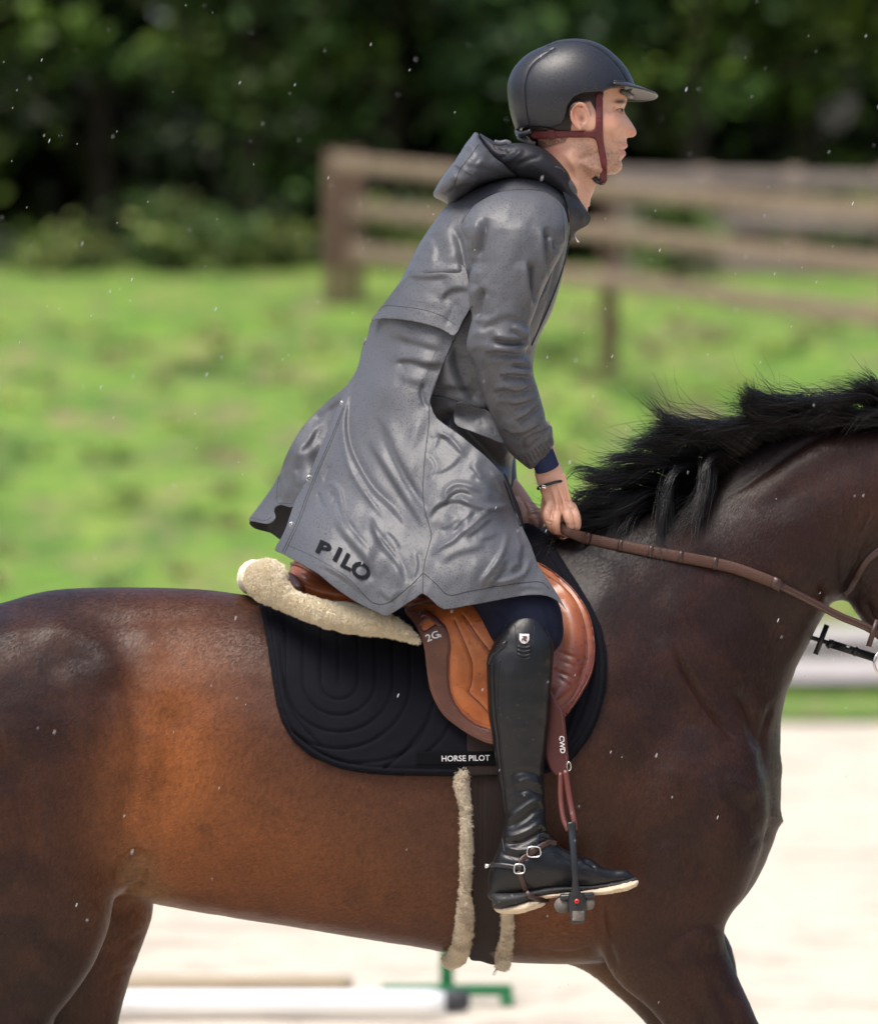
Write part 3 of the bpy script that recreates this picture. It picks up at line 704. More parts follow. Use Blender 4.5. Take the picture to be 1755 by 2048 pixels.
# far foreleg and the belly-side fold by the elbow
F.inf([(1060, 1900), (1120, 1922), (1172, 1945), (1225, 1985), (1275, 2030), (1330, 2090), (1400, 2160), (1470, 2200), (1500, 2120), (1480, 1990), (1450, 1870), (1350, 1780), (1200, 1790)], .14, .10, .05, .01, .5)
F.lpx([(1420, 2130, .16, 60), (1500, 2230, .16, 44), (1530, 2290, .16, 36), (1620, 2370, .16, 28), (1690, 2430, .16, 28), (1715, 2450, .16, 34), (1760, 2490, .16, 30), (1790, 2520, .16, 42)], .03)
V, Q = F.nets(); V = smooth(V, Q, 36, .6, -.61)
st = [  # muscle and skin relief: valleys negative
 ([(250, 1330), (275, 1450), (262, 1580), (240, 1690)], 26, -9), ([(330, 1380), (345, 1480), (325, 1600), (285, 1700)], 60, -8), ([(70, 1240), (180, 1290), (235, 1380)], 40, 8),
 ([(232, 1760), (250, 1720), (272, 1705), (300, 1712)], 9, -9), ([(240, 1790), (275, 1775), (330, 1790)], 7, -5, 'r'), ([(290, 1735), (280, 1765), (262, 1780)], 10, -6),
 ([(362, 1650), (372, 1690), (362, 1722)], 6, -3), ([(60, 1850), (150, 1890), (190, 1830)], 40, -5), ([(-20, 1500), (60, 1600), (60, 1750)], 50, -7), ([(0, 1960), (60, 1990), (120, 1960)], 30, -5),
 ([(120, 1330), (170, 1400), (180, 1500)], 40, 5), ([(270, 1230), (300, 1290), (300, 1330)], 34, 2), ([(60, 1900), (20, 2000), (0, 2100)], 30, -5),
 ([(310, 1895), (250, 1912), (170, 1900)], 5, -2), ([(300, 1860), (240, 1900), (200, 1960)], 7, -3), ([(280, 1930), (230, 1950), (200, 1990)], 6, -2.5),
 # shoulder, chest, neck
 ([(1345, 1290), (1375, 1345), (1412, 1405), (1450, 1450), (1480, 1478)], 11, -10, 's'), ([(1320, 1270), (1360, 1350), (1400, 1420), (1450, 1480)], 26, 6),
 ([(1475, 1380), (1500, 1430), (1515, 1500)], 14, -6), ([(1545, 1400), (1525, 1470), (1527, 1560)], 8, -4), ([(1430, 1560), (1490, 1620), (1535, 1690)], 26, -6), ([(1500, 1690), (1520, 1680), (1532, 1665)], 9, -2),
 ([(1420, 1600), (1470, 1575), (1510, 1600)], 30, 6), ([(1300, 1650), (1380, 1700), (1440, 1780)], 40, -6), ([(1250, 1500), (1220, 1620), (1215, 1760)], 36, -6), ([(1196, 1790), (1205, 1870), (1235, 1950)], 14, -8),
 ([(1350, 1500), (1330, 1620), (1350, 1740)], 50, 7), ([(1447, 1860), (1400, 1850), (1340, 1880)], 16, -6), ([(1340, 1960), (1390, 2010), (1430, 2070)], 12, -5), ([(1420, 1950), (1450, 2010), (1480, 2080)], 12, -5), ([(1300, 1900), (1350, 1960), (1400, 2060)], 18, 5),
 ([(1190, 1870), (1140, 1880), (1080, 1858), (1040, 1840)], 6, -4), ([(1192, 1850), (1150, 1856), (1090, 1830)], 5, -3), ([(1192, 1890), (1140, 1908), (1060, 1898)], 6, -3.5), ([(1185, 1830), (1150, 1830), (1110, 1810)], 5, -2.5),
 # crest roll, throat wrinkles, jaw
 ([(1440, 1000), (1520, 950), (1610, 890), (1700, 858), (1790, 848)], 9, -4), ([(1430, 965), (1500, 915), (1600, 868), (1700, 842)], 22, 5), ([(1500, 1010), (1560, 960), (1650, 900), (1740, 885)], 34, 6),
 ([(1738, 990), (1712, 1040), (1698, 1100), (1690, 1160)], 6, -6), ([(1722, 1000), (1700, 1050), (1688, 1110), (1682, 1170)], 5, -4.5), ([(1750, 1005), (1722, 1060), (1708, 1110), (1702, 1150)], 6, -6), ([(1755, 1050), (1730, 1085), (1716, 1120)], 5, -4), ([(1706, 1010), (1688, 1070), (1676, 1150)], 6, -4),
 ([(1700, 1190), (1712, 1150), (1730, 1110), (1760, 1080)], 12, -8), ([(1640, 1160), (1655, 1190), (1660, 1215)], 16, -7), ([(1400, 1100), (1480, 1200), (1560, 1280)], 50, -5), ([(1320, 1180), (1420, 1280), (1490, 1380)], 50, 5), ([(1560, 1000), (1600, 1120), (1600, 1250)], 60, 6),
 ([(1728, 1200), (1745, 1235), (1765, 1260)], 8, -5), ([(1230, 1120), (1200, 1250), (1230, 1400)], 60, 6),
 ([(420, 1830), (480, 1848), (560, 1866)], 9, -4), ([(560, 1700), (700, 1760), (840, 1780)], 60, 4), ([(540, 1220), (420, 1230), (300, 1240), (180, 1250)], 22, -3),
]
V = sculpt(V, Q, [(s_[0], s_[1], s_[2]*1.35)+tuple(s_[3:]) for s_ in st])
# faint ripples of skin over ribs and shoulder
N = normals(V, Q); px, py = topx(V)
V = V+N*((fbm(px/70, py/60, 21, 3)-.45)*.006)[:, None]*np.clip(-N[:, 1]+.4, 0, 1)[:, None]
# bay colouring
def blob(x, y, rx, ry, a=0): 
    c, s = math.cos(R(a)), math.sin(R(a)); u = (px-x)*c+(py-y)*s; v = -(px-x)*s+(py-y)*c; return np.exp(-(u/rx)**2-(v/ry)**2)
def coatcol(px, py, zz=None):
    dark = np.array([.028, .0125, .0095]); mid = np.array([.075, .029, .0145]); org = np.array([.28, .092, .026]); blk = np.array([.009, .008, .009]); tan = np.array([.30, .17, .075])
    global_b = lambda x, y, rx, ry, a=0: np.exp(-(((px-x)*math.cos(R(a))+(py-y)*math.sin(R(a)))/rx)**2-((-(px-x)*math.sin(R(a))+(py-y)*math.cos(R(a)))/ry)**2)
    C = np.tile(dark, (len(px), 1))
    def mix(w_, c):
        nonlocal C; w_ = np.clip(w_, 0, 1)[:, None]; C = C*(1-w_)+c*w_
    b = global_b
    n = fbm(px/60, py/60, 5, 4)
    mix(np.clip((n-.42)*2.2, 0, .55), mid)
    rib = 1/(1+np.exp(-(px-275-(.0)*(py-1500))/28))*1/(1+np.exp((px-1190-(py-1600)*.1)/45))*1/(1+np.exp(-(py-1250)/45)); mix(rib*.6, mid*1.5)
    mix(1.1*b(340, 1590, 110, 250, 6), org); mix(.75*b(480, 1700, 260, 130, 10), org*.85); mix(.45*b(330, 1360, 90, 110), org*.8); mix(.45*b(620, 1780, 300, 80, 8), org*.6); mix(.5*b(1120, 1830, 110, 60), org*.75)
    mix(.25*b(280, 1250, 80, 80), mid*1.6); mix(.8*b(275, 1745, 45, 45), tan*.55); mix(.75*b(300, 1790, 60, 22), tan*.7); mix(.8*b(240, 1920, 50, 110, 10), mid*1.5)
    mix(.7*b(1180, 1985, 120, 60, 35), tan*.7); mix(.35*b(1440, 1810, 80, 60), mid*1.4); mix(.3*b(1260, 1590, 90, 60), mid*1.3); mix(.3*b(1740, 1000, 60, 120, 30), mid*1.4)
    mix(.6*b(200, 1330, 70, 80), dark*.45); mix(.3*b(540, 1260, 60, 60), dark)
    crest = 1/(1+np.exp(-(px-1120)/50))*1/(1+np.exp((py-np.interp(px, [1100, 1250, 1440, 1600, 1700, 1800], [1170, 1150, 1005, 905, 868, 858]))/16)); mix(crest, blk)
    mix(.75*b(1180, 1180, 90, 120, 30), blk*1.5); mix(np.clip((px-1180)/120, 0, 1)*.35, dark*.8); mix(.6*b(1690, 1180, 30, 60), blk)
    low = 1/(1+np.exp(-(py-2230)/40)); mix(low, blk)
    mix(np.clip((n-.55)*2.5, 0, .2), dark*.6)
    return C
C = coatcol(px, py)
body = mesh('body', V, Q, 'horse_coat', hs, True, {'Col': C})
HS = Surf([body])

# mane: locks blown backwards from the crest
crest = spl([(1160, 1070), (1195, 1062), (1250, 1040), (1340, 1000), (1430, 945), (1520, 892), (1600, 862), (1700, 845), (1790, 838), (1900, 850), (1960, 880)], 20)
def lock(px0, py0, ctrl, n, wid, rad, K=14, y0=-.02, yamp=.02, spread=1.0):
    """ctrl: offsets (dx,dy,y) in photo pixels from the root along the lock"""
    base = spl(np.array([(px0, py0, y0)]+[tuple(c) for c in ctrl], float), 8)
    tt = np.linspace(0, 1, K); bb = np.linspace(0, 1, len(base)); B = np.stack([np.interp(tt, bb, base[:, i]) for i in range(3)], 1)
    out = np.zeros((n, K, 3)); o1 = rng.normal(size=(n, 1))*wid; o2 = rng.normal(size=(n, 1))*wid; ph = rng.random((n, 1))*6.28; L = .7+.3*rng.random((n, 1)); t = tt[None, :]*L
    X = np.stack([np.interp(t.ravel(), tt, B[:, i]).reshape(n, K) for i in range(3)], 2)
    sp_ = 1+spread*t**2*1.2-.4*np.sin(np.pi*t)
    X[..., 0] += o1*sp_*.8+2.0*np.sin(3*t*3.1+ph)*t; X[..., 1] += o2*sp_+2.5*np.sin(2.4*t*3.1+ph*1.7)*t; X[..., 2] += rng.normal(size=(n, 1))*yamp*(.5+t)
    X[..., 0] = np.where((X[..., 0] < 1150) & (px0 > 900), 1150-(1150-X[..., 0])*.5, X[..., 0])
    k = (D+X[..., 2])/D
    P3 = np.stack([(X[..., 0]-CX)/S*k, X[..., 2], ZC+(CY-X[..., 1])/S*k], 2)
    Rr = rad*(1-.85*t**1.5)*(.7+.6*rng.random((n, 1)))
    return P3, Rr
LK = []
def addlock(*a, **k): LK.append(lock(*a, **k))
for i in range(len(crest)-20):
    cx_, cy_ = crest[i]; f = (cx_-1120)/700.
    if i % 3: continue
    for j in range(2):
        L = 80+110*math.sin(min(1, max(0, f)+.1)*2.6)+90*rng.random()
        up = (-12-42*rng.random()*math.exp(-((cx_-1370)/130)**2)-14*rng.random()) if cx_ > 1230 else -14*rng.random()
        jy = rng.normal()*(7 if cx_ < 1480 else 4)
        c = [(cx_-.35*L, cy_+up*.8+jy+8, -.06), (cx_-.7*L, cy_+up+jy*2+.12*L*(1-f), -.09), (cx_-L, cy_+up*.3+jy*3+.22*L*(1-f)+20*rng.normal(), -.10)]
        addlock(cx_, cy_+rng.normal()*3, c, 24, 4.2, .0008, spread=.75)
# hero locks, following the photograph
hero = [
 [(1330, 1000), (1262, 985), (1200, 1000), (1140, 985)], [(1350, 985), (1280, 960), (1210, 965), (1135, 940)], [(1400, 960), (1330, 930), (1260, 920), (1185, 925)], [(1420, 945), (1350, 905), (1290, 890), (1230, 900)],
 [(1450, 930), (1380, 880), (1320, 870), (1255, 880)], [(1480, 915), (1400, 862), (1340, 852), (1275, 858)], [(1500, 905), (1420, 862), (1345, 848), (1296, 800)], [(1520, 895), (1450, 858), (1370, 850), (1300, 832)],
 [(1380, 985), (1310, 985), (1250, 1010), (1180, 1030)], [(1330, 1010), (1270, 1020), (1220, 1040), (1160, 1050)], [(1430, 960), (1380, 930), (1340, 960), (1322, 1060), (1325, 1150)], [(1400, 975), (1350, 960), (1325, 1010), (1318, 1090), (1322, 1160)],
 [(1440, 955), (1410, 920), (1400, 980), (1380, 1030), (1342, 1066)], [(1450, 950), (1425, 915), (1412, 970), (1395, 1040), (1388, 1090)], [(1470, 940), (1440, 905), (1415, 930), (1400, 1000), (1352, 1050)],
 [(1640, 862), (1590, 840), (1540, 835), (1500, 820), (1484, 775)], [(1650, 858), (1600, 815), (1550, 800), (1500, 790), (1484, 772)], [(1640, 858), (1590, 812), (1545, 806), (1505, 795), (1490, 765)], [(1630, 858), (1585, 822), (1540, 815), (1500, 800), (1478, 785)], [(1600, 865), (1560, 838), (1520, 832), (1498, 815), (1492, 798)], [(1700, 848), (1650, 812), (1600, 800), (1560, 806), (1520, 800)], [(1620, 860), (1580, 838), (1530, 838), (1502, 822), (1498, 808)], [(1660, 855), (1620, 815), (1560, 810), (1500, 818), (1450, 816)],
 [(1560, 880), (1500, 850), (1440, 850), (1390, 856)], [(1590, 870), (1540, 840), (1480, 848), (1420, 852)], [(1755, 845), (1720, 800), (1680, 798), (1620, 812)], [(1780, 845), (1740, 790), (1690, 805), (1640, 808)], [(1800, 845), (1755, 800), (1700, 795), (1600, 800)],
 [(1300, 1020), (1240, 1010), (1190, 1010), (1150, 1020)], [(1260, 1035), (1210, 1040), (1180, 1055), (1150, 1062)], [(1370, 980), (1290, 950), (1220, 950), (1160, 960)], [(1300, 1015), (1250, 1020), (1230, 1050), (1225, 1090)], [(1360, 990), (1290, 1010), (1250, 1050), (1235, 1095)],
 [(1800, 840), (1770, 800), (1745, 765), (1712, 755)], [(1790, 838), (1750, 790), (1720, 775), (1690, 768)], [(1760, 842), (1700, 830), (1680, 812), (1640, 800)]]
for h_ in hero:
    addlock(h_[0][0], h_[0][1], [(a+rng.normal()*2, b+rng.normal()*2, -.04-.035*(i+1)*(1 if i < 2 else .8)) for i, (a, b) in enumerate(h_[1:])], 130, 5.5, .0008, K=18, y0=-.03, spread=.9)
    addlock(h_[0][0]+6, h_[0][1]+4, [(a+rng.normal()*7, b+rng.normal()*7, -.03-.03*(i+1)) for i, (a, b) in enumerate(h_[1:])], 40, 11, .0006, K=18, y0=-.03, spread=1.6)
for i in range(26):
    cx_, cy_ = crest[rng.integers(0, len(crest)-12)]; L = 90+150*rng.random(); up = -30-60*rng.random()
    addlock(cx_, cy_, [(cx_-.35*L, cy_+up*.5, -.05), (cx_-.75*L, cy_+up*.9+6*rng.normal(), -.07), (cx_-L-20*rng.random(), cy_+up*.8+16*rng.normal(), -.08)], 6, 5, .0005, spread=1.8)
K0 = max(p.shape[1] for p, r in LK)
def rs(P, r):
    t = np.linspace(0, 1, P.shape[1]); T = np.linspace(0, 1, K0)
    P2 = np.stack([np.stack([np.interp(T, t, P[i, :, c]) for c in range(3)], 1) for i in range(len(P))]); r2 = np.stack([np.interp(T, t, r[i]) for i in range(len(r))]); return P2, r2
LK = [rs(p, r) if p.shape[1] != K0 else (p, r) for p, r in LK]
strands('mane', np.concatenate([p for p, r in LK]), np.concatenate([r for p, r in LK]), 'black_hair', hs)
# tail, carried behind the frame
TK = []
for i in range(60):
    a = rng.normal()*14; TK.append(lock(-255, 1330+a, [(-330, 1400+a*2, .0), (-400-abs(a), 1600, .0), (-420+a, 1850+a, 0), (-390+a*2, 2100+a*4, 0)], 30, 9, .0012, K=14, y0=0, yamp=.03))
strands('tail', np.concatenate([p for p, r in TK]), np.concatenate([r for p, r in TK]), 'black_hair', hs)
# short coat hairs lying along the body
def coat_hair(n):
    me = V; f = Q[rng.integers(0, len(Q), n*3)]; e1, e2 = rng.random(n*3), rng.random(n*3); u = np.stack([(1-e1)*(1-e2), e1*(1-e2), e1*e2, (1-e1)*e2], 1)
    p = (me[f]*u[..., None]).sum(1); nn = (N[f]*u[..., None]).sum(1); nn /= np.linalg.norm(nn, axis=1, keepdims=True)
    m = (nn[:, 1] < .35) & (p[:, 0] > -1.02) & (p[:, 0] < 1.02) & (p[:, 2] > .5); p, nn, f = p[m][:n], nn[m][:n], f[m][:n]
    a, b = topx(p); ang = R(8)+R(70)*fbm(a/260+3, b/260, 31, 2)+R(25)*np.clip((a-1150)/200, 0, 1)
    d = np.stack([-np.cos(ang), 0*ang, -np.sin(ang)], 1)+rng.normal(size=p.shape)*.16; d -= nn*(d*nn).sum(1, keepdims=True); d /= np.linalg.norm(d, axis=1, keepdims=True)
    L = (.006+.005*rng.random(len(p)))[:, None]; s = np.cross(nn, d)*.00055
    q = p+d*L+nn*L*.16; Vt = np.stack([p-s, p+s, q], 1).reshape(-1, 3)
    cc = coatcol(a, b)*(.55+.95*rng.random((len(p), 1)))
    return mesh('coat_hair', Vt, None, 'coat_hair', hs, False, {'Col': np.repeat(cc, 3, 0)}, np.arange(len(Vt)).reshape(-1, 3))
mat('coat_hair', (.06, .03, .02), .4, .35, attr='Col')
hr = coat_hair(200000); hr['kind'] = 'stuff'
# ---------------------------------------------------------------- tack
mat('leather_tan', (.40, .13, .04), .30, .5, attr='Col', colvar=[(18, 4, 'mul', .45, .7, (1, 1, 1), (.72, .62, .6)), (95, 2, 'mul', .66, .72, (1, 1, 1), (.3, .25, .3)), (40, 3, 'mul', .62, .74, (1, 1, 1), (.45, .35, .35))], bump=[(260, 3, .25, .0012), (30, 3, .2, .004)])
mat('leather_dark', (.085, .030, .018), .42, .5, colvar=(20, 4, (.13, .045, .025), .45, .7), bump=[(420, 2, .6, .0012)])
mat('leather_red', (.10, .022, .016), .38, .5, colvar=(15, 4, (.11, .028, .016), .45, .7), bump=[(20, 4, .3, .004), (300, 2, .2, .0008)])
mat('leather_ox', (.06, .014, .011), .33, .5, bump=[(200, 2, .2, .0008)])
mat('rein_rubber', (.075, .034, .022), .6, .4, bump=[(420, 1, .9, .0015)])
mat('rein_leather', (.045, .020, .015), .4, .5, bump=[(200, 2, .3, .001)])
mat('black_leather', (.010, .010, .011), .42, .5, bump=[(320, 2, .4, .0008), (25, 3, .15, .004)], colvar=(60, 3, (.03, .03, .03), .62, .75))
mat('pad_cloth', (.0050, .0052, .0085), .9, .15, bump=[(500, 2, .3, .0006), (14, 3, .2, .004)])
mat('webbing', (.0045, .0045, .0055), .95, .1, bump=[(300, 1, .8, .001, (1, 1, 3))])
mat('girth_cloth', (.020, .011, .009), .8, .3, colvar=(30, 4, (.015, .01, .009), .4, .7), bump=[(60, 3, .5, .002, (5, 1, .4))])
mat('fleece', (.92, .83, .64), .9, .2, colvar=(25, 3, (.86, .74, .52), .45, .72), bump=[(160, 3, .9, .004)])
mat('fleece_dirty', (.86, .76, .60), .95, .1, colvar=(22, 3, (.52, .42, .31), .48, .72), bump=[(160, 3, .9, .004)])
mat('stitch', (.24, .12, .07), .7, .3)
mat('stitch_light', (.55, .50, .45), .7, .3)
mat('thread_white', (.62, .62, .63), .6, .3)
mat('steel', (.75, .74, .72), .22, .5, 1.0)
mat('plastic_black', (.018, .019, .022), .32, .5, bump=[(90, 2, .15, .001)])
mat('plastic_grey', (.11, .10, .09), .6, .4, colvar=(30, 3, (.22, .19, .15), .45, .7), bump=[(90, 3, .6, .003)])
mat('red_plastic', (.75, .02, .015), .35, .5)

def ctrl_from(surf, pts, off, dy=None):
    out = []
    for i, p in enumerate(pts):
        r = surf.hit(p[0], p[1])
        if r is None: continue
        y = r[0].y-off
        if len(p) > 2: y -= p[2]
        out.append((p[0], p[1], y))
    return out
def fleece(name, V, Q, m, parent, n, L=.010, r=.0011, fr=.9):
    n = int(n*2.2); L *= .8; r *= .68; o = mesh(name, V, Q, m, parent); N = normals(V, Q); f = Q[rng.integers(0, len(Q), n)]; e1, e2 = rng.random(n), rng.random(n); u = np.stack([(1-e1)*(1-e2), e1*(1-e2), e1*e2, (1-e1)*e2], 1)
    p = (V[f]*u[..., None]).sum(1); nn = (N[f]*u[..., None]).sum(1); d = nn+rng.normal(size=nn.shape)*fr*.45+np.array([0, 0, -.35]); d /= np.linalg.norm(d, axis=1, keepdims=True)
    K = 5; t = np.linspace(0, 1, K); s = np.cross(d, rng.normal(size=d.shape)); s /= np.linalg.norm(s, axis=1, keepdims=True)
    LL = L*(.6+.8*rng.random((n, 1, 1)))
    P3 = p[:, None, :]+d[:, None, :]*LL*t[None, :, None]+s[:, None, :]*(L*.28*np.sin(t*4.2))[None, :, None]
    Rr = np.tile(r*(1-.75*t), (n, 1)); strands('wool_tufts', P3, Rr, m, o); return o

# saddle pad
padpts = [(x, y) for x in range(540, 1230, 55) for y in range(1215, 1560, 45)]+[(1060, 1085), (1090, 1110), (1120, 1160), (1020, 1130), (960, 1170), (800, 1200), (1140, 1200), (1075, 1072)]
pad_out = [(520, 1203), (528, 1240), (538, 1295), (546, 1350), (556, 1410), (572, 1455), (598, 1490), (640, 1520), (705, 1541), (800, 1549), (900, 1551), (1010, 1551), (1085, 1549), (1130, 1528), (1168, 1486), (1194, 1436), (1208, 1385), (1211, 1325), (1203, 1268), (1186, 1225), (1160, 1180), (1133, 1138), (1108, 1098), (1086, 1066), (1062, 1048), (1040, 1052), (1000, 1100), (900, 1175), (800, 1195), (660, 1200), (580, 1198)]
q = []
for i, rr in enumerate((37, 72, 107, 142)):
    top = 1225 if i < 3 else 1250
    th = np.linspace(0 if i < 3 else .6, math.pi, 13); q.append(([(678-rr, top)]+[(678-rr, 1300)] if i < 3 else [])+[(678-rr*math.cos(a), 1362+rr*math.sin(a)*(.95 if i else 1)) for a in th]+[(678+rr, 1300), (678+rr, top+20)])
q.append([(677, 1240), (677, 1300), (677, 1363)])
q += [[(560, 1420), (600, 1476), (680, 1522), (770, 1520), (830, 1490), (862, 1440)], [(870, 1400), (850, 1450), (812, 1500), (770, 1536)], [(905, 1440), (880, 1480), (850, 1510)], [(1180, 1290), (1182, 1350), (1165, 1420), (1140, 1480)], [(1150, 1400), (1135, 1450), (1120, 1500)], [(560, 1290), (566, 1350), (590, 1430), (640, 1490)]]
edge_l = [(532, 1208), (541, 1260), (552, 1330), (562, 1400), (582, 1452), (610, 1484), (652, 1510), (710, 1528), (800, 1535), (900, 1537), (1010, 1537), (1078, 1536), (1120, 1518), (1156, 1478), (1182, 1430), (1195, 1380), (1198, 1325), (1190, 1272), (1172, 1228), (1146, 1186), (1120, 1146), (1096, 1106)]
pstro = [(l, 4.2, -4.0, 'r', 1) for l in q]+[(edge_l, 3.5, -3.0, 'r', 1)]
padc = rbf(ctrl_from(HS, padpts, .008))
pt = thing('saddle_pad', 'black quilted saddle pad with a stitched U pattern under the tan saddle', 'saddle pad', at(680, 1360, -.33))
pad = panel('pad', pad_out, padc, 'pad_cloth', pt, h=3.2, th=.010, rnd=9, rndT=.011, strokes=pstro, wr=lambda x, y: (fbm(x/45, y/45, 8, 3)-.45)*.006)
PS = Surf([pad])
seam('quilting_stitch', PS, q[:5]+q[6:]+[edge_l], .0006, 'pad_cloth', pt, .0007, dash=5)
seam('binding', PS, [pad_out_ for pad_out_ in [spl(pad_out[:24], 2).tolist()]], .0035, 'pad_cloth', pt, -.001, flat=.8)
lb = [(832, 1503), (1080, 1503), (1080, 1531), (832, 1531)]
label = panel('name_tape', lb, lambda x, y: padc(x, y)-.0135, 'webbing', pt, h=4, th=.002, closed_spl=False)
LS = Surf([label]); text_on('lettering', 'HORSE PILOT', 882, 1523, 11.2, -1, LS, 'thread_white', pt, .0008, sx=1.0, bold=.008)

# sheepskin under the cantle
sk = thing('sheepskin_pad', 'cream sheepskin half pad curling up behind the saddle', 'sheepskin', at(560, 1180, -.2))
fo = [(489, 1162), (494, 1142), (508, 1128), (530, 1122), (553, 1126), (568, 1142), (570, 1158), (576, 1172), (590, 1186), (625, 1198), (655, 1205), (700, 1211), (735, 1216), (775, 1230), (805, 1246), (828, 1268), (838, 1284), (810, 1276), (779, 1270), (740, 1265), (705, 1261), (665, 1253), (632, 1243), (590, 1228), (558, 1214), (530, 1204), (508, 1192), (494, 1177)]
ycs = lambda X, Z: np.interp(X*S+CX, [480, 560, 640, 740, 850], [-.16, -.235, -.30, -.335, -.345]).astype(np.float32)
Fk = Field((-.45, -.42, 1.40), (-.02, .02, 1.64), .003); Fk.inf(fo, -.25, .042, 0, .004, .5, ycf=ycs); 
Vk, Qk = Fk.nets(); Vk = smooth(Vk, Qk, 4)
a, b = topx(Vk); Vk = Vk+normals(Vk, Qk)*((fbm(a/6, b/6, 41, 3)-.45)*.009)[:, None]
fleece('wool', Vk, Qk, 'fleece', sk, 15000, .0085, .0012)
MB().tube([at(x, y, yy) for x, y, yy in spl([(512, 1150, -.12), (505, 1160, .0), (512, 1150, .14), (560, 1180, .25), (700, 1235, .31), (830, 1275, .33)], 6)], .035, 12).build('far_roll', 'fleece', sk)
MB().tube([at(x, y, yy) for x, y, yy in spl([(560, 1150, -.12), (585, 1160, -.15), (600, 1180, -.2)], 5)], .012, 8).build('felt_edge', 'leather_dark', sk)

# saddle
sa = thing('saddle', 'tan leather jumping saddle with dark brown edging on the flap', 'saddle', at(960, 1300, -.3))
Fs = Field((-.40, -.24, 1.44), (.30, .24, 1.72), .005)
Fs.inf([(579, 1138), (588, 1122), (604, 1124), (650, 1142), (720, 1172), (790, 1185), (880, 1170), (960, 1130), (1010, 1090), (1050, 1085), (1080, 1120), (1090, 1180), (960, 1220), (840, 1232), (740, 1218), (680, 1208), (630, 1200), (598, 1186), (582, 1164)], 0, .215, 0, .006, .34)
Vs, Qs = Fs.nets(); Vs = smooth(Vs, Qs, 5)
Vs = sculpt(Vs, Qs, [([(584, 1136), (620, 1150), (680, 1176), (760, 1205)], 5, -6), ([(590, 1160), (640, 1186), (700, 1200)], 14, 5)])
seat = mesh('seat', Vs, Qs, 'leather_tan', sa, True, {'Col': np.tile([.27, .075, .024], (len(Vs), 1))}); SS = Surf([seat])
seam('piping', SS, [[(583, 1128), (606, 1136), (640, 1155), (690, 1174), (730, 1190)]], .0035, 'leather_dark', sa, .001)
seam('piping', SS, [[(590, 1124), (620, 1135), (660, 1154), (700, 1172)]], .0025, 'leather_red', sa, .001)
flap_pts = [(850, 1260), (880, 1330), (900, 1400), (950, 1450), (1000, 1460), (1060, 1440), (1120, 1400), (1160, 1340), (1170, 1270), (1150, 1210), (1100, 1180), (1000, 1250), (950, 1300), (1050, 1330), (900, 1240)]
fc = ctrl_from(Surf([pad]), flap_pts, .014); fc = [(x, y, min(z, -.335)) if (x < 1130 and y > 1235) else (x, y, z) for x, y, z in fc]+[(1085, 1130, -.21), (815, 1222, -.30), (1120, 1150, -.22)]
flapc = rbf(fc)
flap_out = [(809, 1219), (828, 1248), (846, 1288), (853, 1340), (861, 1383), (883, 1426), (913, 1453), (948, 1475), (985, 1489), (1040, 1492), (1085, 1478), (1115, 1448), (1133, 1431), (1162, 1390), (1183, 1348), (1190, 1305), (1186, 1262), (1174, 1219), (1143, 1175), (1108, 1145), (1076, 1125), (1040, 1130), (980, 1180), (900, 1200), (840, 1205)]
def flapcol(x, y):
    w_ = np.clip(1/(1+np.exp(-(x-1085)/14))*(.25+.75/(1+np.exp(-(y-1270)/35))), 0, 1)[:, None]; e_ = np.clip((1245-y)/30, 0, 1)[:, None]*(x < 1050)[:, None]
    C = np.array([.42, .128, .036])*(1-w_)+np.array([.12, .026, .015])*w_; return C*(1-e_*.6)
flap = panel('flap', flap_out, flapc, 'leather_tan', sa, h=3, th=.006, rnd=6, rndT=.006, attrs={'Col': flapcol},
  strokes=[([(1110, 1150), (1150, 1200), (1170, 1260), (1170, 1320), (1150, 1380), (1125, 1410)], 5, -4, 'r', 1), ([(1125, 1205), (1145, 1240), (1150, 1290), (1140, 1360), (1110, 1400)], 24, 9, 'r', 1), ([(1106, 1300), (1140, 1312), (1175, 1322)], 4, -2.5), ([(1104, 1340), (1130, 1350), (1158, 1362)], 4, -2.5), ([(1108, 1350), (1140, 1372), (1150, 1380)], 3, -1.5), ([(1110, 1318), (1150, 1332), (1172, 1338)], 3, -1.5),
           ([(908, 1240), (930, 1290), (944, 1330), (941, 1370), (937, 1385), (960, 1408), (980, 1430)], 4, -3.5, 'r', 1), ([(925, 1230), (960, 1280), (985, 1310)], 4, -3.5, 'r', 1), ([(915, 1290), (915, 1350), (925, 1400)], 14, 3)])
FS = Surf([flap])
seam('flap_seam', FS, [[(908, 1240), (930, 1290), (944, 1330), (941, 1370), (937, 1385), (960, 1408), (980, 1430)], [(925, 1230), (960, 1280), (985, 1310)]], .0007, 'leather_ox', sa, .0006)
band_out = [(809, 1219), (828, 1248), (846, 1288), (853, 1340), (861, 1383), (883, 1426), (913, 1453), (948, 1475), (985, 1489), (1030, 1490), (1010, 1464), (978, 1459), (948, 1447), (922, 1426), (903, 1394), (896, 1360), (896, 1320), (899, 1285), (893, 1258), (884, 1246), (868, 1250), (848, 1262), (842, 1252), (855, 1240), (870, 1232), (840, 1222)]
band = panel('flap_edging', band_out, lambda x, y: flapc(x, y)-.0075, 'leather_dark', sa, h=3, th=.003, rnd=4, rndT=.003, n=3)
BS = Surf([band, flap])
seam('flap_seam', BS, [[(890, 1256), (898, 1288), (895, 1340), (902, 1392), (922, 1426), (948, 1448), (985, 1461)]], .0016, 'leather_red', sa, .001)
seam('stitching', BS, [[(901, 1290), (899, 1340), (906, 1390), (926, 1421), (952, 1442), (980, 1452)], [(838, 1262), (852, 1300), (858, 1345), (868, 1386), (890, 1424), (920, 1448), (960, 1470)]], .0006, 'stitch', sa, .0006, dash=3.4)
strap_c = lambda x, y: flapc(x, y)-.014
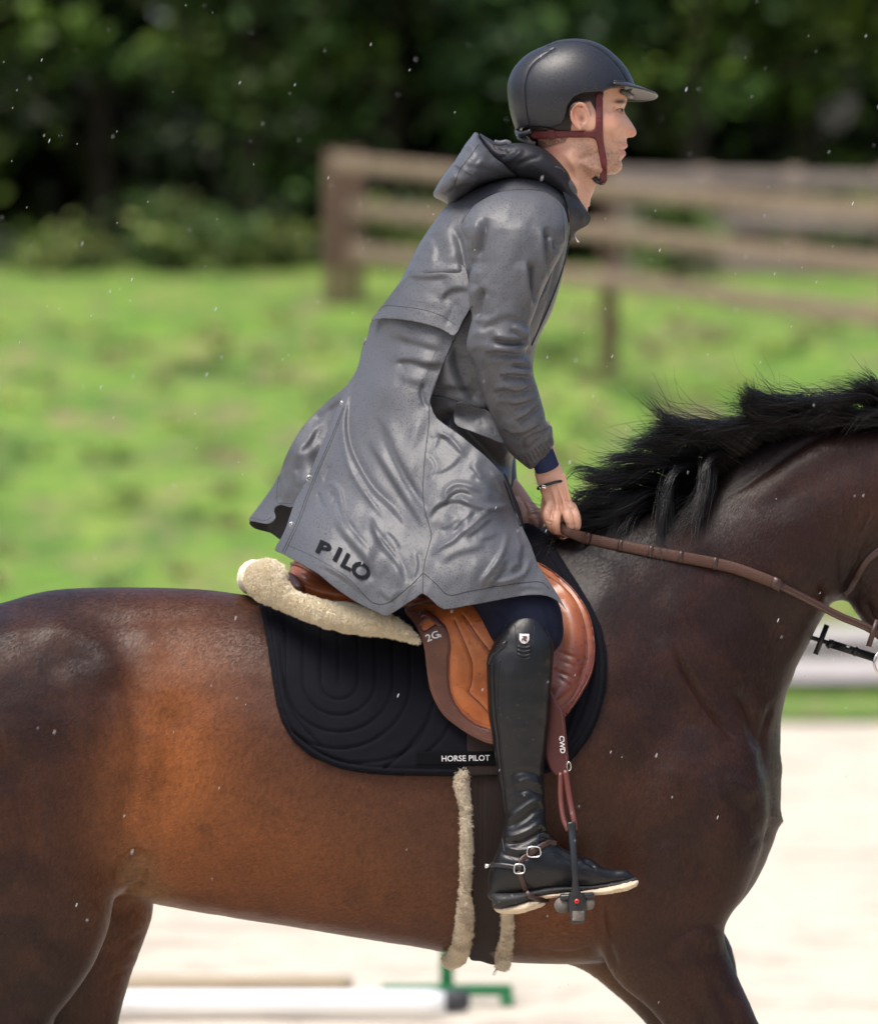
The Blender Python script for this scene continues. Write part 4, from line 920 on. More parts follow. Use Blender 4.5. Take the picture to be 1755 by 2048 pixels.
panel('flap_strap', [(838, 1226), (850, 1220), (866, 1228), (882, 1244), (884, 1252), (874, 1252), (862, 1240), (848, 1232), (840, 1236)], strap_c, 'leather_ox', sa, h=2, th=.004, rnd=3, rndT=.003, n=3)
text_on('lettering', '2G', 854, 1284, 14, -22, BS, 'thread_white', sa, .0012, sx=1.15, bold=.02); text_on('lettering', 's', 879, 1275, 9, -22, BS, 'thread_white', sa, .0012, bold=.01)
seam('piping', FS, [[(1078, 1128), (1108, 1147), (1143, 1178), (1172, 1221), (1184, 1262), (1187, 1305), (1180, 1347), (1159, 1388), (1131, 1428)]], .0022, 'leather_red', sa, .001)
seam('stitching', FS, [[(1085, 1145), (1120, 1170), (1152, 1206), (1168, 1250), (1174, 1300), (1168, 1345), (1150, 1384), (1128, 1414)]], .0006, 'leather_ox', sa, .0008, dash=3.4)
# stirrup leather guard, straps and iron
def rib(name, pts, wpx, m, parent, th=.003, up=(0, 1, 0)):
    p = spl(pts, 8) if len(pts) > 2 else spl(pts, 10); P3 = np.array([at(a, b, y) for a, b, y in p]); return MB().tube(P3, wpx/S/2, 10, th/(wpx/S/2), up).build(name, m, parent)
lg = panel('stirrup_leather', [(1096, 1372), (1104, 1384), (1116, 1406), (1127, 1426), (1131, 1455), (1135, 1500), (1138, 1530), (1134, 1543), (1124, 1549), (1110, 1551), (1098, 1535), (1086, 1500), (1080, 1440), (1084, 1390)], [(1096, 1372, -.372), (1127, 1426, -.385), (1138, 1530, -.395), (1110, 1551, -.392), (1086, 1450, -.375)], 'leather_ox', sa, h=2.4, th=.004, rnd=4, rndT=.004, strokes=[([(1128, 1440), (1132, 1490), (1131, 1530)], 4, -1.5)])
GSf = Surf([lg]); seam('stitching', GSf, [[(1122, 1424), (1126, 1455), (1130, 1500), (1132, 1528), (1120, 1544)]], .0005, 'stitch', sa, .0006, dash=3.2)
text_on('lettering', 'CWD', 1118, 1472, 9.5, 86, GSf, 'thread_white', sa, .001, sx=1.05, bold=.02)
rib('stirrup_strap', [(1121, 1545, -.40), (1121, 1600, -.415), (1127, 1640, -.43), (1136, 1662, -.44)], 11, 'leather_red', sa, .0035)
rib('stirrup_strap', [(1130, 1540, -.405), (1139, 1600, -.42), (1147, 1640, -.435), (1149, 1660, -.44)], 12, 'leather_red', sa, .0035)
MB().tube([at(1137+4*math.cos(t), 1533+9*math.sin(t), -.40) for t in np.linspace(0, 6.28, 20)[:-1]], .0015, 6, closed=True).build('buckle', 'steel', sa)
ir = thing('stirrup_iron', 'black stirrup iron with a red dot hanging beside the near boot', 'stirrup', at(1150, 1740, -.45))
mb = MB(); P3 = np.array([at(a, b, y) for a, b, y in spl([(1141, 1645, -.443), (1143, 1664, -.446), (1146, 1700, -.455), (1149, 1740, -.462), (1150, 1770, -.462), (1152, 1800, -.458)], 6)])
wv = np.interp(np.linspace(0, 1, len(P3)), [0, .12, .14, .5, .75, .85, 1], [8.5, 8.5, 7.8, 6.4, 5.5, 8, 13])/S; mb.tube(P3, wv, 14, .55, (0, 1, 0)); arm = mb.build('side_arm', 'plastic_black', ir)
Fi = Field((.23, -.50, .80), (.36, -.28, .90), .0016)
Fi.inf([(1139, 1780), (1150, 1772), (1163, 1776), (1170, 1795), (1171, 1818), (1169, 1840), (1165, 1846), (1144, 1847), (1140, 1836), (1136, 1815), (1136, 1796)], -.455, .012, .004, .002, .4)
Vi, Qi = Fi.nets(); mesh('hinge', smooth(Vi, Qi, 2), Qi, 'plastic_black', ir)
mb = MB(); mb.tube([at(1124, 1811, -.45), at(1124, 1811, -.30)], .0175, 20, up=(0, 0, 1)); mb.tube([at(1176, 1808, -.45), at(1176, 1808, -.30)], .014, 20, up=(0, 0, 1)); mb.build('tread_bar', 'plastic_grey', ir)
mb = MB(); mb.box(at(1152, 1789, -.375), (.075, .16, .012), rotm('Y', -4), .004); mb.build('foot_plate', 'plastic_black', ir)
mb = MB(); mb.box(at(1156, 1832, -.462), (.026, .012, .022), None, .003); mb.build('hinge_cover', 'plastic_grey', ir)
MB().tube([at(1153, 1803, -.466), at(1153, 1803, -.4775)], .0052, 20, up=(0, 0, 1)).build('red_dot', 'red_plastic', ir)
MB().tube([at(1153, 1803, -.4776), at(1153, 1803, -.479)], .0024, 16, up=(0, 0, 1)).build('screw', 'plastic_black', ir)
MB().tube([at(a, b, y) for a, b, y in spl([(1145, 1650, -.443), (1140, 1655, -.36), (1144, 1700, -.30), (1150, 1770, -.29), (1152, 1800, -.30)], 6)], .006, 8).build('side_arm', 'plastic_black', ir)

# girth
gi = thing('girth', 'dark brown girth with cream fleece edges round the belly', 'girth', at(970, 1750, -.3))
gp = [(x, y) for x in (900, 930, 960, 990, 1020) for y in range(1500, 1921, 30)]
gc = rbf(ctrl_from(HS, gp, .006))
panel('girth_band', [(940, 1548), (975, 1544), (1015, 1543), (1018, 1640), (1010, 1760), (1004, 1860), (998, 1926), (960, 1923), (938, 1914), (944, 1850), (942, 1700), (940, 1600)], gc, 'girth_cloth', gi, h=3, th=.006, rnd=4, rndT=.006, strokes=[([(958, 1560), (958, 1700), (956, 1900)], 3, -2, 'r', 1), ([(966, 1560), (966, 1700), (964, 1900)], 3, -2, 'r', 1)])
panel('billet_strap', [(932, 1440), (1010, 1450), (1012, 1550), (936, 1552)], lambda x, y: gc(x, y)-.014, 'girth_cloth', gi, h=4, th=.004, closed_spl=False)
def froll(pts, ysrc, n, m='fleece_dirty'):
    pp = []
    for (a, b, r) in pts:
        h = HS.hit(a, min(b, 1905)); y = (h[0].y if h else -.12)-.008+ysrc; pp.append((a, b, y, r*.86))
    q = spl(pp, 6); lo = [min(at(a, b, y)[i] for a, b, y, r in q)-.04 for i in range(3)]; hi = [max(at(a, b, y)[i] for a, b, y, r in q)+.04 for i in range(3)]
    Fr = Field(lo, hi, .003); Fr.lpx(pp, 0); V, Qf = Fr.nets(); V = smooth(V, Qf, 2); a, b = topx(V); V = V+normals(V, Qf)*((fbm(a/7, b/4, 43, 3)-.45)*.011)[:, None]
    fleece('fleece_edge', V, Qf, m, gi, n, .0085, .0011)
froll([(926, 1548, 14), (922, 1566, 13), (930, 1611, 10), (933, 1677, 11), (933, 1742, 9.5), (929, 1789, 9.5), (931, 1821, 15), (926, 1873, 17), (916, 1908, 18), (900, 1924, 13), (890, 1918, 7)], 0, 6000)
froll([(1016, 1780, 9), (1015, 1829, 9.5), (1012, 1873, 11), (1007, 1908, 13), (1005, 1928, 13)], 0, 3000)
MB().tube([at(a, b, -.13) for a, b in ((998, 1930), (990, 1944), (986, 1951))], .003, 8, .5).build('girth_ring', 'steel', gi)

# bridle: reins, bit and straps
br = thing('bridle', 'brown leather bridle with a rubber rein running along the neck to the bit', 'bridle', at(1760, 1200, -.1))
rp = [(1119, 1048), (1128, 1060), (1150, 1070), (1190, 1081), (1240, 1091), (1300, 1103), (1360, 1114), (1420, 1125), (1470, 1137), (1520, 1155), (1560, 1172), (1620, 1202), (1680, 1233), (1740, 1259), (1790, 1300)]
rq = spl(rp, 6); yy = []
for a, b in rq:
    h = HS.hit(a, b); yy.append(min(-.118, (h[0].y-.010) if h else -.118))
yy = np.array(yy); yy = np.convolve(np.pad(yy, 4, 'edge'), np.ones(9)/9, 'valid'); yy = np.minimum(yy, -.12); yy = np.minimum(yy, np.interp(rq[:, 0], [1119, 1135, 1160, 1200], [-.150, -.168, -.160, -.12]))
P3 = np.array([at(a, b, y) for (a, b), y in zip(rq, yy)]); m_ = rq[:, 0] <= 1562; m2 = rq[:, 0] >= 1540
r1 = MB().tube(P3[m_], np.interp(rq[m_, 0], [1119, 1170], [8, 11.5])/S, 12, .34).build('rubber_rein', 'rein_rubber', br)
rr_ = MB().tube(P3[m2], 7.8/S, 12, .34).build('leather_rein', 'rein_leather', br)
for x in (1172, 1237, 1300, 1362, 1427, 1552):
    i = int(np.argmin(abs(rq[:, 0]-x))); d_ = P3[i+1]-P3[i-1]; d_ /= np.linalg.norm(d_); w_ = 4.5 if x < 1500 else 10
    MB().tube([P3[i]-d_*w_/S, P3[i]+d_*w_/S], 12.6/S, 12, .42).build('rein_loop', 'rein_leather', br)
RS = Surf([rr_, r1]); off = lambda dy, x0, x1: [(a, b+dy) for a, b in rq if x0 < a < x1]
seam('stitching', RS, [off(-4, 1565, 1750), off(4.5, 1565, 1750)], .0005, 'stitch', br, .0006, dash=3)
def bar(name, a, b, w, m, th=.004): return MB().tube([at(*a), at(*[(u+v)/2 for u, v in zip(a, b)]), at(*b)], w/S/2, 10, th*2/(w/S)).build(name, m, br)
bar('rein_stop', (1754, 1240, -.145), (1736, 1293, -.145), 11, 'rein_leather')
bar('leather_rein', (1560, 1256, .11), (1660, 1287, .10), 9, 'black_leather'); bar('rein_stop', (1653, 1250, .085), (1630, 1309, .085), 11, 'black_leather'); bar('rein_buckle_strap', (1655, 1286, .09), (1752, 1317, .09), 17, 'black_leather')
bar('rein_loop', (1657, 1284, .088), (1663, 1293, .088), 20, 'black_leather', .006); bar('rein_loop', (1706, 1300, .088), (1714, 1306, .088), 20, 'black_leather', .006); MB().box(at(1695, 1293, .075), (.008, .003, .004), rotm('Y', 15), .001).build('buckle', 'steel', br)
for y in (.08, -.085):
    MB().tube([at(1768+21*math.cos(t), 1326+24*math.sin(t), y+.01*math.cos(t)) for t in np.linspace(0, 6.28, 40)[:-1]], .0026, 8, closed=True).build('bit_ring', 'steel', br)
def onhead(name, pts, w, m='rein_leather'):
    q = spl(pts, 6); o = []
    for a, b in q:
        h = HS.hit(a, b); o.append(at(a, b, (h[0].y if h else -.03)-.004))
    return MB().tube(o, w/S/2, 10, .3).build(name, m, br)
onhead('throat_lash', [(1686, 1189), (1700, 1177), (1712, 1156), (1731, 1125), (1755, 1103), (1800, 1070), (1860, 1020), (1930, 940), (1950, 895)], 14)
onhead('cheek_strap', [(1790, 1320), (1830, 1240), (1900, 1080), (1950, 960), (1970, 900)], 14); onhead('noseband', [(1760, 1285), (1800, 1290), (1880, 1320), (1955, 1350)], 18); onhead('browband', [(1950, 930), (1985, 945), (2005, 960)], 14)
# ---------------------------------------------------------------- the rider
mat('raincoat', (.076, .079, .089), .46, .45, drops=330, colvar=[(3, 3, (.090, .093, .104), .4, .65)], bump=[(16, 3, .10, .008)])
mat('coat_lining', (.012, .012, .017), .55, .4, bump=[(30, 4, .5, .006)])
mat('coat_seam', (.035, .036, .04), .6, .3)
mat('print_black', (.010, .011, .014), .85, .1)
mat('navy_cloth', (.006, .008, .022), .85, .2, bump=[(30, 3, .3, .004), (900, 2, .2, .0004)])
mat('navy_cuff', (.018, .028, .075), .75, .3, bump=[(900, 2, .3, .0004), (40, 2, .2, .002)])
mat('skin', (.66, .38, .27), .45, .4, attr='Col', sss=.18, bump=[(300, 3, .18, .0006), (1100, 2, .2, .0003)])
mat('helmet_black', (.013, .014, .019), .40, .5, drops=420, bump=[(1400, 2, .25, .0003)])
mat('helmet_gloss', (.012, .012, .014), .3, .5)
mat('peak_grey', (.075, .065, .058), .45, .5)
mat('peak_top', (.02, .021, .025), .32, .5)
mat('harness', (.13, .018, .022), .42, .45, bump=[(220, 3, .4, .0012)], colvar=(40, 3, (.09, .014, .017), .45, .7))
mat('harness_edge', (.30, .09, .08), .6, .3)
mat('short_hair', (.012, .008, .006), .6, .3, bump=[(500, 2, .8, .002)])
mat('sole_sand', (.62, .50, .36), .95, .1, bump=[(120, 4, .8, .003)], colvar=(60, 3, (.45, .35, .24), .55, .75))
mat('sole_black', (.02, .02, .022), .6, .4, colvar=(130, 3, (.28, .23, .18), .62, .72))
mat('boot_leather', (.0065, .007, .0085), .36, .42, bump=[(420, 2, .35, .0006), (30, 3, .12, .003)], colvar=(150, 2, (.06, .06, .06), .68, .76))
mat('badge_gold', (.82, .74, .66), .3, .5, .6)
mat('wet_shine', (.10, .103, .112), .14, .6, bump=[(60, 4, .3, .003)])

rider = thing('person', 'rider in a long grey raincoat and black helmet leaning forward, holding the reins', 'person', at(900, 1150, 0))
# --- head and neck, hands: body mesh
def skincol(px, py, V):
    C = np.tile(np.array([.68, .385, .265]), (len(px), 1)); g = lambda x, y, a, b_: np.exp(-((px-x)/a)**2-((py-y)/b_)**2)[:, None]
    def mx(w, c):
        nonlocal C; w = np.clip(w, 0, 1); C = C*(1-w)+np.array(c)*w
    n = rng.random(len(px))[:, None]
    st = np.clip(g(1225, 325, 36, 34)+.9*g(1165, 300, 30, 34)+.9*g(1190, 335, 28, 30)+.5*g(1245, 285, 9, 5)+.25*g(1225, 285, 20, 22), 0, 1)
    mx(st*(.45+.8*(fbm(px/3.2, py/3.2, 77, 2)[:, None]-.4)), (.085, .062, .05)); mx(.6*g(1170, 345, 12, 60)*0, (.3, .2, .2))
    mx(.55*g(1105, 300, 22, 20), (.60, .22, .17)); mx(.55*g(1262, 262, 8, 9), (.60, .20, .15)); mx(.9*g(1249, 291, 7, 5)+.9*g(1247, 307, 6.5, 6), (.50, .17, .145))
    mx(.6*g(1148, 228, 9, 20), (.62, .22, .16)); mx(.8*g(1163, 236, 5, 8), (.22, .09, .06)); mx(.3*g(1210, 240, 18, 14), (.66, .28, .18)); mx(.35*g(1228, 245, 22, 20), (.60, .27, .18)); mx(1.3*g(1240, 203.5, 13, 3.6), (.05, .03, .022)); mx(.35*g(1243, 221, 5, 5), (.25, .12, .10))  # dark spot in the ear bowl is shade put into the skin colour
    mx(.85*(py > 1040)[:, None]*g(1120, 1070, 16, 9), (.60, .26, .20)); return C
hair_w = lambda px, py: None
Fh = Field((.145, -.125, 2.36), (.46, .125, 2.78), .0021)
prof_ = [(1240, 150), (1248, 175), (1252, 190), (1253.5, 200), (1250, 211), (1247, 220), (1251, 229), (1258, 239), (1266, 251), (1271.5, 262), (1271, 269), (1264, 274), (1254, 275), (1252.5, 281), (1253, 287), (1255, 291), (1252, 296), (1247, 299), (1250, 303), (1251, 309), (1246, 315), (1242, 321), (1244, 331), (1240, 341), (1229, 348), (1214, 349), (1195, 350), (1186, 356), (1180, 372), (1160, 372), (1140, 330), (1100, 296), (1072, 284), (1045, 262), (1030, 200), (1040, 140), (1080, 105), (1150, 90), (1210, 105)]
Fh.inf(prof_, 0, .079, 0, .003, .40, n=3)
Fh.lpx([(1120, 250, 0, 52), (1128, 300, 0, 51), (1130, 360, 0, 52), (1112, 420, 0, 62)], .03, ky=.95)
Fh.lpx([(1187, 330, -.045, 14), (1150, 318, -.055, 12), (1172, 290, -.058, 12)], .03)
Fh.lpx([(1180, 250, -.062, 18), (1218, 252, -.055, 14)], .03)
Fh.lpx([(1262, 266, -.012, 6), (1258, 268, -.016, 5)], .008)          # nostril wing
# ear
Fh.inf([(1141, 222), (1146, 210), (1156, 206), (1167, 210), (1174, 222), (1178, 238), (1176, 250), (1168, 258), (1158, 258), (1149, 246), (1143, 234)], -.086, .009, .006, .002, .4, ycf=lambda X, Z: (-.088+(X*S+CX-1160)*.0004).astype(np.float32))
Fh.lpx([(1177, 228, -.083, 3.4), (1169, 212, -.096, 3.8), (1156, 206, -.103, 4.2), (1144, 213, -.106, 4.2), (1141, 226, -.105, 4), (1147, 243, -.100, 3.8), (1158, 256, -.094, 4.6)], .002)
Fh.lpx([(1166, 216, -.094, 2.6), (1156, 222, -.099, 2.6), (1153, 234, -.099, 2.6), (1160, 246, -.096, 2.6)], .002)
Fh.lpx([(1157, 222, -.099, 4.2), (1160, 234, -.098, 5.5), (1166, 242, -.096, 5)], .003, cut=True)
Fh.lpx([(1169, 240, -.096, 4.5), (1168, 224, -.096, 3)], .003, cut=True)
Vh, Qh = Fh.nets(); Vh = smooth(Vh, Qh, 2)
Vh = sculpt(Vh, Qh, [([(1226, 214), (1238, 219), (1247, 222)], 7, -5), ([(1226, 203), (1240, 202), (1250, 203)], 4, 2), ([(1244, 256), (1237, 270), (1236, 285)], 5, -1.8), ([(1254, 297), (1247, 298), (1240, 299)], 2.4, -2.6, 'r', 1), ([(1264, 269), (1259, 271)], 2.5, -3, 'r', 1), ([(1255, 261), (1251, 267), (1254, 273)], 2.5, -1.6),
   ([(1215, 262), (1224, 290), (1220, 320)], 12, -3), ([(1232, 224), (1238, 230), (1246, 232)], 3, -1.2), ([(1228, 218), (1238, 215), (1246, 217)], 2, 1.2), ([(1232, 222), (1240, 224)], 2.2, 1), ([(1130, 300), (1150, 340), (1160, 380)], 9, 3), ([(1165, 330), (1172, 360), (1174, 385)], 8, -3.5), ([(1205, 225), (1218, 232), (1232, 233)], 8, 1.8), ([(1222, 300), (1218, 325), (1205, 345)], 9, 1.6), ([(1150, 320), (1180, 335), (1205, 345)], 7, 2.2), ([(1150, 338), (1172, 352), (1186, 356)], 7, -2.5), ([(1240, 283), (1236, 296)], 3, -1.2), ([(1224, 210), (1232, 214)], 5, -2), ([(1216, 226), (1222, 222)], 3, -1), ([(1236, 318), (1243, 322)], 4, -1.5)])
# hands
def hand(near):
    Fn = Field((.12 if near else .08, -.23 if near else .03, 1.62), (.34, -.05 if near else .20, 1.92), .0016)
    if near:
        Fn.inf([(1071, 943), (1092, 935), (1117, 929), (1128, 961), (1141, 996), (1151, 1020), (1150, 1034), (1138, 1042), (1120, 1042), (1104, 1034), (1093, 1016), (1080, 982)], -.138, .018, .01, .002, .42)
        Fn.lpx([(1075, 850, -.17, 24), (1087, 905, -.15, 23), (1096, 940, -.142, 24), (1104, 965, -.14, 22)], .012, ky=.75)
        for f in ([(1143, 1014, -.143, 10), (1151, 1034, -.155, 9.5), (1153, 1054, -.150, 8), (1142, 1064, -.132, 7), (1128, 1060, -.120, 6.5)],
                  [(1130, 1016, -.150, 10), (1136, 1036, -.166, 9.4), (1140, 1054, -.158, 8), (1130, 1066, -.135, 7)],
                  [(1114, 1020, -.150, 9.8), (1111, 1042, -.168, 9.4), (1112, 1060, -.158, 8), (1122, 1064, -.135, 7)],
                  [(1100, 1008, -.146, 9), (1094, 1030, -.160, 8.8), (1101, 1052, -.154, 8.2), (1109, 1062, -.138, 7)],
                  [(1092, 1000, -.125, 10), (1090, 1028, -.118, 9), (1104, 1056, -.112, 8.5), (1122, 1073, -.112, 7.2), (1132, 1074, -.112, 5)]):
            Fn.lpx(f, .0028)
        Fn.lpx([(1112, 1035, -.130, 18), (1128, 1052, -.128, 14)], .004)
        for f in ([(1128, 950, -.150, 2), (1136, 990, -.155, 2.4), (1143, 1012, -.156, 3)], [(1112, 960, -.156, 2), (1124, 995, -.160, 2.4), (1130, 1014, -.163, 3.2)], [(1102, 965, -.156, 2), (1110, 995, -.158, 2.2), (1114, 1016, -.162, 3)]): Fn.lpx(f, .009)
        V, Q_ = Fn.nets(); V = smooth(V, Q_, 2)
        V = sculpt(V, Q_, [([(1122, 1032), (1124, 1045), (1122, 1056)], 3, -2.5), ([(1108, 1046), (1098, 1052)], 2, -1), ([(1090, 1040), (1100, 1044), (1110, 1043)], 2, -1), ([(1128, 1046), (1138, 1050), (1152, 1048)], 2, -.8), ([(1092, 1020), (1101, 1028), (1104, 1042)], 3, -2), ([(1075, 950), (1090, 953), (1110, 947)], 2.5, -.8), ([(1140, 1024), (1143, 1040)], 2, -1.2), ([(1120, 960), (1126, 990), (1128, 1005)], 2.4, .8)])
    else:
        Fn.lpx([(985, 880, .16, 22), (1005, 950, .13, 20), (1030, 990, .115, 22), (1052, 1018, .10, 20), (1066, 1034, .095, 15)], .012, ky=.7)
        for f in ([(1062, 1012, .085, 9), (1076, 1030, .078, 9), (1080, 1046, .082, 8), (1068, 1056, .09, 7)], [(1050, 1012, .078, 9), (1062, 1034, .07, 9), (1068, 1050, .074, 8), (1058, 1060, .09, 7)], [(1038, 1010, .078, 9), (1046, 1034, .07, 9), (1052, 1050, .072, 8.5), (1064, 1052, .075, 7.5), (1072, 1048, .08, 6)],
                  [(1066, 1040, .10, 9), (1082, 1056, .10, 8), (1095, 1066, .10, 6.5), (1104, 1073, .10, 4.5)], [(1030, 1002, .09, 10), (1034, 1030, .08, 8.5), (1046, 1048, .08, 7)]): Fn.lpx(f, .005)
        V, Q_ = Fn.nets(); V = smooth(V, Q_, 2)
        V = sculpt(V, Q_, [([(1044, 1000), (1053, 1018), (1056, 1030)], 3, -2.5), ([(1056, 1034), (1066, 1028), (1074, 1030)], 3, -2)])
    return V, Q_
V1, Q1_ = hand(True); V2, Q2_ = hand(False)
# hidden trunk and limbs carry the clothes
Fb = Field((-.22, -.50, .84), (.36, .50, 2.45), .014)
Fb.lpx([(900, 1090, 0, 80), (880, 900, 0, 80), (930, 700, 0, 80), (1010, 520, 0, 90), (1068, 430, 0, 60)], .05, ky=1.2)
Fb.lpx([(900, 1110, -.12, 80), (980, 1180, -.24, 56), (1045, 1270, -.335, 38), (1042, 1420, -.37, 36), (1045, 1600, -.385, 24), (1030, 1740, -.39, 18)], .02); Fb.lpx([(1030, 1745, -.39, 18), (1130, 1748, -.39, 15), (1220, 1756, -.39, 8)], .01)
Fb.lpx([(900, 1110, .12, 80), (980, 1180, .24, 56), (1045, 1270, .335, 38), (1042, 1420, .37, 36), (1045, 1600, .385, 24), (1030, 1740, .39, 18)], .02); Fb.lpx([(1030, 1745, .39, 18), (1130, 1748, .39, 15), (1220, 1756, .39, 8)], .01)
Fb.lpx([(1040, 440, -.19, 36), (1000, 680, -.26, 38), (1080, 890, -.16, 20)], .03); Fb.lpx([(1060, 430, .20, 50), (1010, 700, .24, 38), (1000, 930, .14, 20)], .03)
V3, Q3_ = Fb.nets(); V3 = smooth(V3, Q3_, 2)
Va = np.vstack([Vh, V1, V2, V3]); Qa = np.vstack([Qh, Q1_+len(Vh), Q2_+len(Vh)+len(V1), Q3_+len(Vh)+len(V1)+len(V2)])
pa, pb = topx(Va); Ca = skincol(pa, pb, Va)
# cropped dark hair under the helmet: coloured scalp
hm = (np.clip((1072+ (283-pb)*-.0 - pa)/6+1, 0, 1)*0)
sc_ = np.clip(((pa-1030)/1)*0+ (1-np.clip((pb-np.interp(pa, [1040, 1075, 1100, 1130, 1140, 1150, 1180, 1192, 1205], [300, 297, 291, 282, 262, 206, 200, 222, 190]))/5, 0, 1)), 0, 1)*(pb < 310)*(pa < 1206)*(Va[:, 2] > 2.3)
earm = ((pa-1160)/20)**2+((pb-232)/28)**2 < 1
sc_ = np.where(earm & (Va[:, 1] < -.082), 0, sc_)
sp2 = sc_*np.where((pb > 268) & (pa > 1075), .35+.65*rng.random(len(pa)), 1)
Ca = Ca*(1-sp2[:, None])+np.array([.02, .013, .010])*sp2[:, None]
bd = mesh('body', Va, Qa, 'skin', rider, True, {'Col': Ca}); HD = Surf([bd])
# eye
ey = MB(); ey.tube([at(1240, 220.5, -.052), at(1240, 220.5, -.053)], .0001, 4)
e = thing  # (name kept free)
def ball(c, r, sc=(1, 1, 1), n=14):
    u = np.linspace(0, np.pi, n); v = np.linspace(0, 2*np.pi, 2*n, endpoint=False); U, W = np.meshgrid(u, v, indexing='ij')
    V = np.stack([np.sin(U)*np.cos(W)*sc[0], np.sin(U)*np.sin(W)*sc[1], np.cos(U)*sc[2]], -1)*r+np.array(c); I = np.arange(U.size).reshape(U.shape); J = np.roll(I, -1, 1)
    return V.reshape(-1, 3), np.stack([I[:-1], J[:-1], J[1:], I[1:]], -1).reshape(-1, 4)
mat('eye_white', (.6, .56, .52), .2, .5); mat('eye_dark', (.02, .012, .008), .12, .6)
h = HD.hit(1241, 220.5); ye = h[0].y if h else -.04
MB().tube([at(a, b, HD.hit(a, b)[0].y-.0008) for a, b in ((1232, 220), (1236, 217.5), (1241, 216.5), (1246, 218))], .0009, 6).build('eyelashes', 'short_hair', bd)
mb = MB(); mb.add(*ball(at(1242, 220.5, ye+.0024), .0045, (1, 1, .55))); eye = mb.build('eye', 'eye_white', bd)
mb = MB(); mb.add(*ball(at(1243.4, 220.0, ye+.0006), .0032, (.75, 1.25, .9))); mb.build('iris', 'eye_dark', bd)

# --- helmet
Fz = Field((.12, -.135, 2.52), (.47, .135, 2.80), .0024)
sh = [(1014, 184), (1018, 154), (1031, 130), (1057, 106), (1094, 89), (1112, 82), (1144, 78), (1177, 81), (1209, 95), (1241, 123), (1261, 152), (1269, 176), (1262, 230), (1210, 290), (1120, 310), (1050, 290), (1024, 240)]
Ih = Fz.inf(sh, 0, .112, 0, .004, .47)
lo_ = A2([(960, 40), (1330, 40), (1330, 172), (1272, 174), (1240, 177), (1218, 181), (1198, 188.5), (1180, 190), (1161, 192), (1144, 200), (1133, 216), (1128, 238), (1120, 253), (1101, 260), (1075, 257), (1058, 255), (1046, 257), (1031, 260), (960, 268)])
X, Z = np.meshgrid(Fz.ax(0, 0, Fz.n[0]), Fz.ax(2, 0, Fz.n[2]), indexing='ij'); dd = sdf2(lo_, X, Z)
Fz.F = np.maximum(Fz.F, -dd[:, None, :]).astype(np.float32)
Vz, Qz = Fz.nets(); Vz = smooth(Vz, Qz, 3)
gr1 = [(1094, 92), (1112, 85), (1140, 82), (1172, 85), (1205, 101), (1233, 128), (1251, 156), (1259, 176)]
gr2 = [(1107, 97), (1090, 108), (1070, 123), (1056, 142), (1049, 170), (1050, 205), (1058, 256)]
gr3 = [(1107, 97), (1092, 99), (1070, 106), (1050, 120)]
Vz = sculpt(Vz, Qz, [(gr1, 3, -2.6, 'r', 1), (gr2, 3, -2.8, 'r', 1), ([(1114, 80), (1144, 76), (1177, 79), (1209, 93), (1241, 121), (1261, 150)], 5, 2.0, 'r', 1), (gr3, 2.5, -1.2, 'r', 1)])
Vz = smooth(Vz, Qz, 1)
he = mesh('helmet', Vz, Qz, 'helmet_black', rider); HZ = Surf([he])
seam('helmet_seam', HZ, [gr1], .0013, 'coat_lining', he, -.0001, sp=8); seam('helmet_seam', HZ, [gr2], .0013, 'coat_lining', he, -.0001, sp=8)
# brim
TH = np.linspace(-R(92), R(92), 60); vv = np.linspace(0, 1, 12); T_, Vv = np.meshgrid(TH, vv, indexing='ij')
bx_ = 1226+(40+Vv*47)*np.cos(T_); by_ = (.092+.006*Vv)*np.sin(T_); pyb = 176.5+13*Vv**1.4*np.cos(T_)**1.0+by_*95+3.5*Vv*np.abs(np.sin(T_))
Xb = (bx_-CX)/S; Zb = ZC+(CY-pyb)/S; nn_ = T_.size; top = np.stack([Xb, by_, Zb], -1).reshape(-1, 3); bot = top-np.array([0, 0, .003]); I = np.arange(nn_).reshape(T_.shape)
Qb = np.stack([I[:-1, :-1], I[1:, :-1], I[1:, 1:], I[:-1, 1:]], -1).reshape(-1, 4); E = np.concatenate([I[:, -1]]); 
rimq = np.stack([E[:-1], E[1:], E[1:]+nn_, E[:-1]+nn_], 1)
mesh('peak', np.vstack([top, bot]), np.vstack([Qb+nn_, rimq]), 'peak_grey', he); mesh('peak_cover', top+np.array([0, 0, .0008]), Qb, 'peak_top', he)
MB().tube([(a, b, c) for a, b, c in zip(Xb[:, -1], by_[:, -1], Zb[:, -1]-.0015)], .0024, 8).build('peak_edge', 'peak_top', he)
MB().tube([(a, b, c) for a, b, c in zip(Xb[:, 0], by_[:, 0], Zb[:, 0])], .0028, 8).build('peak_edge', 'helmet_gloss', he)
mb = MB(); mb.tube([at(1242, 182, -.05), at(1258, 188, -.03), at(1264, 192, .0)], .006, 10, .6); mb.build('sweatband', 'peak_grey', he)
mb = MB(); mb.tube([at(a, b, y) for a, b, y in spl([(1034, 262, .02), (1036, 266, -.03), (1046, 268, -.06), (1062, 262, -.07)], 6)], .0065, 10); mb.build('rear_dial', 'helmet_gloss', he)
mb = MB(); mb.tube([at(a, b, y) for a, b, y in spl([(1036, 268, .02), (1040, 276, -.02), (1056, 284, -.045), (1070, 288, -.05)], 6)], .006, 10, .6); mb.build('nape_pad', 'peak_grey', he)
HH = Surf([bd, he])
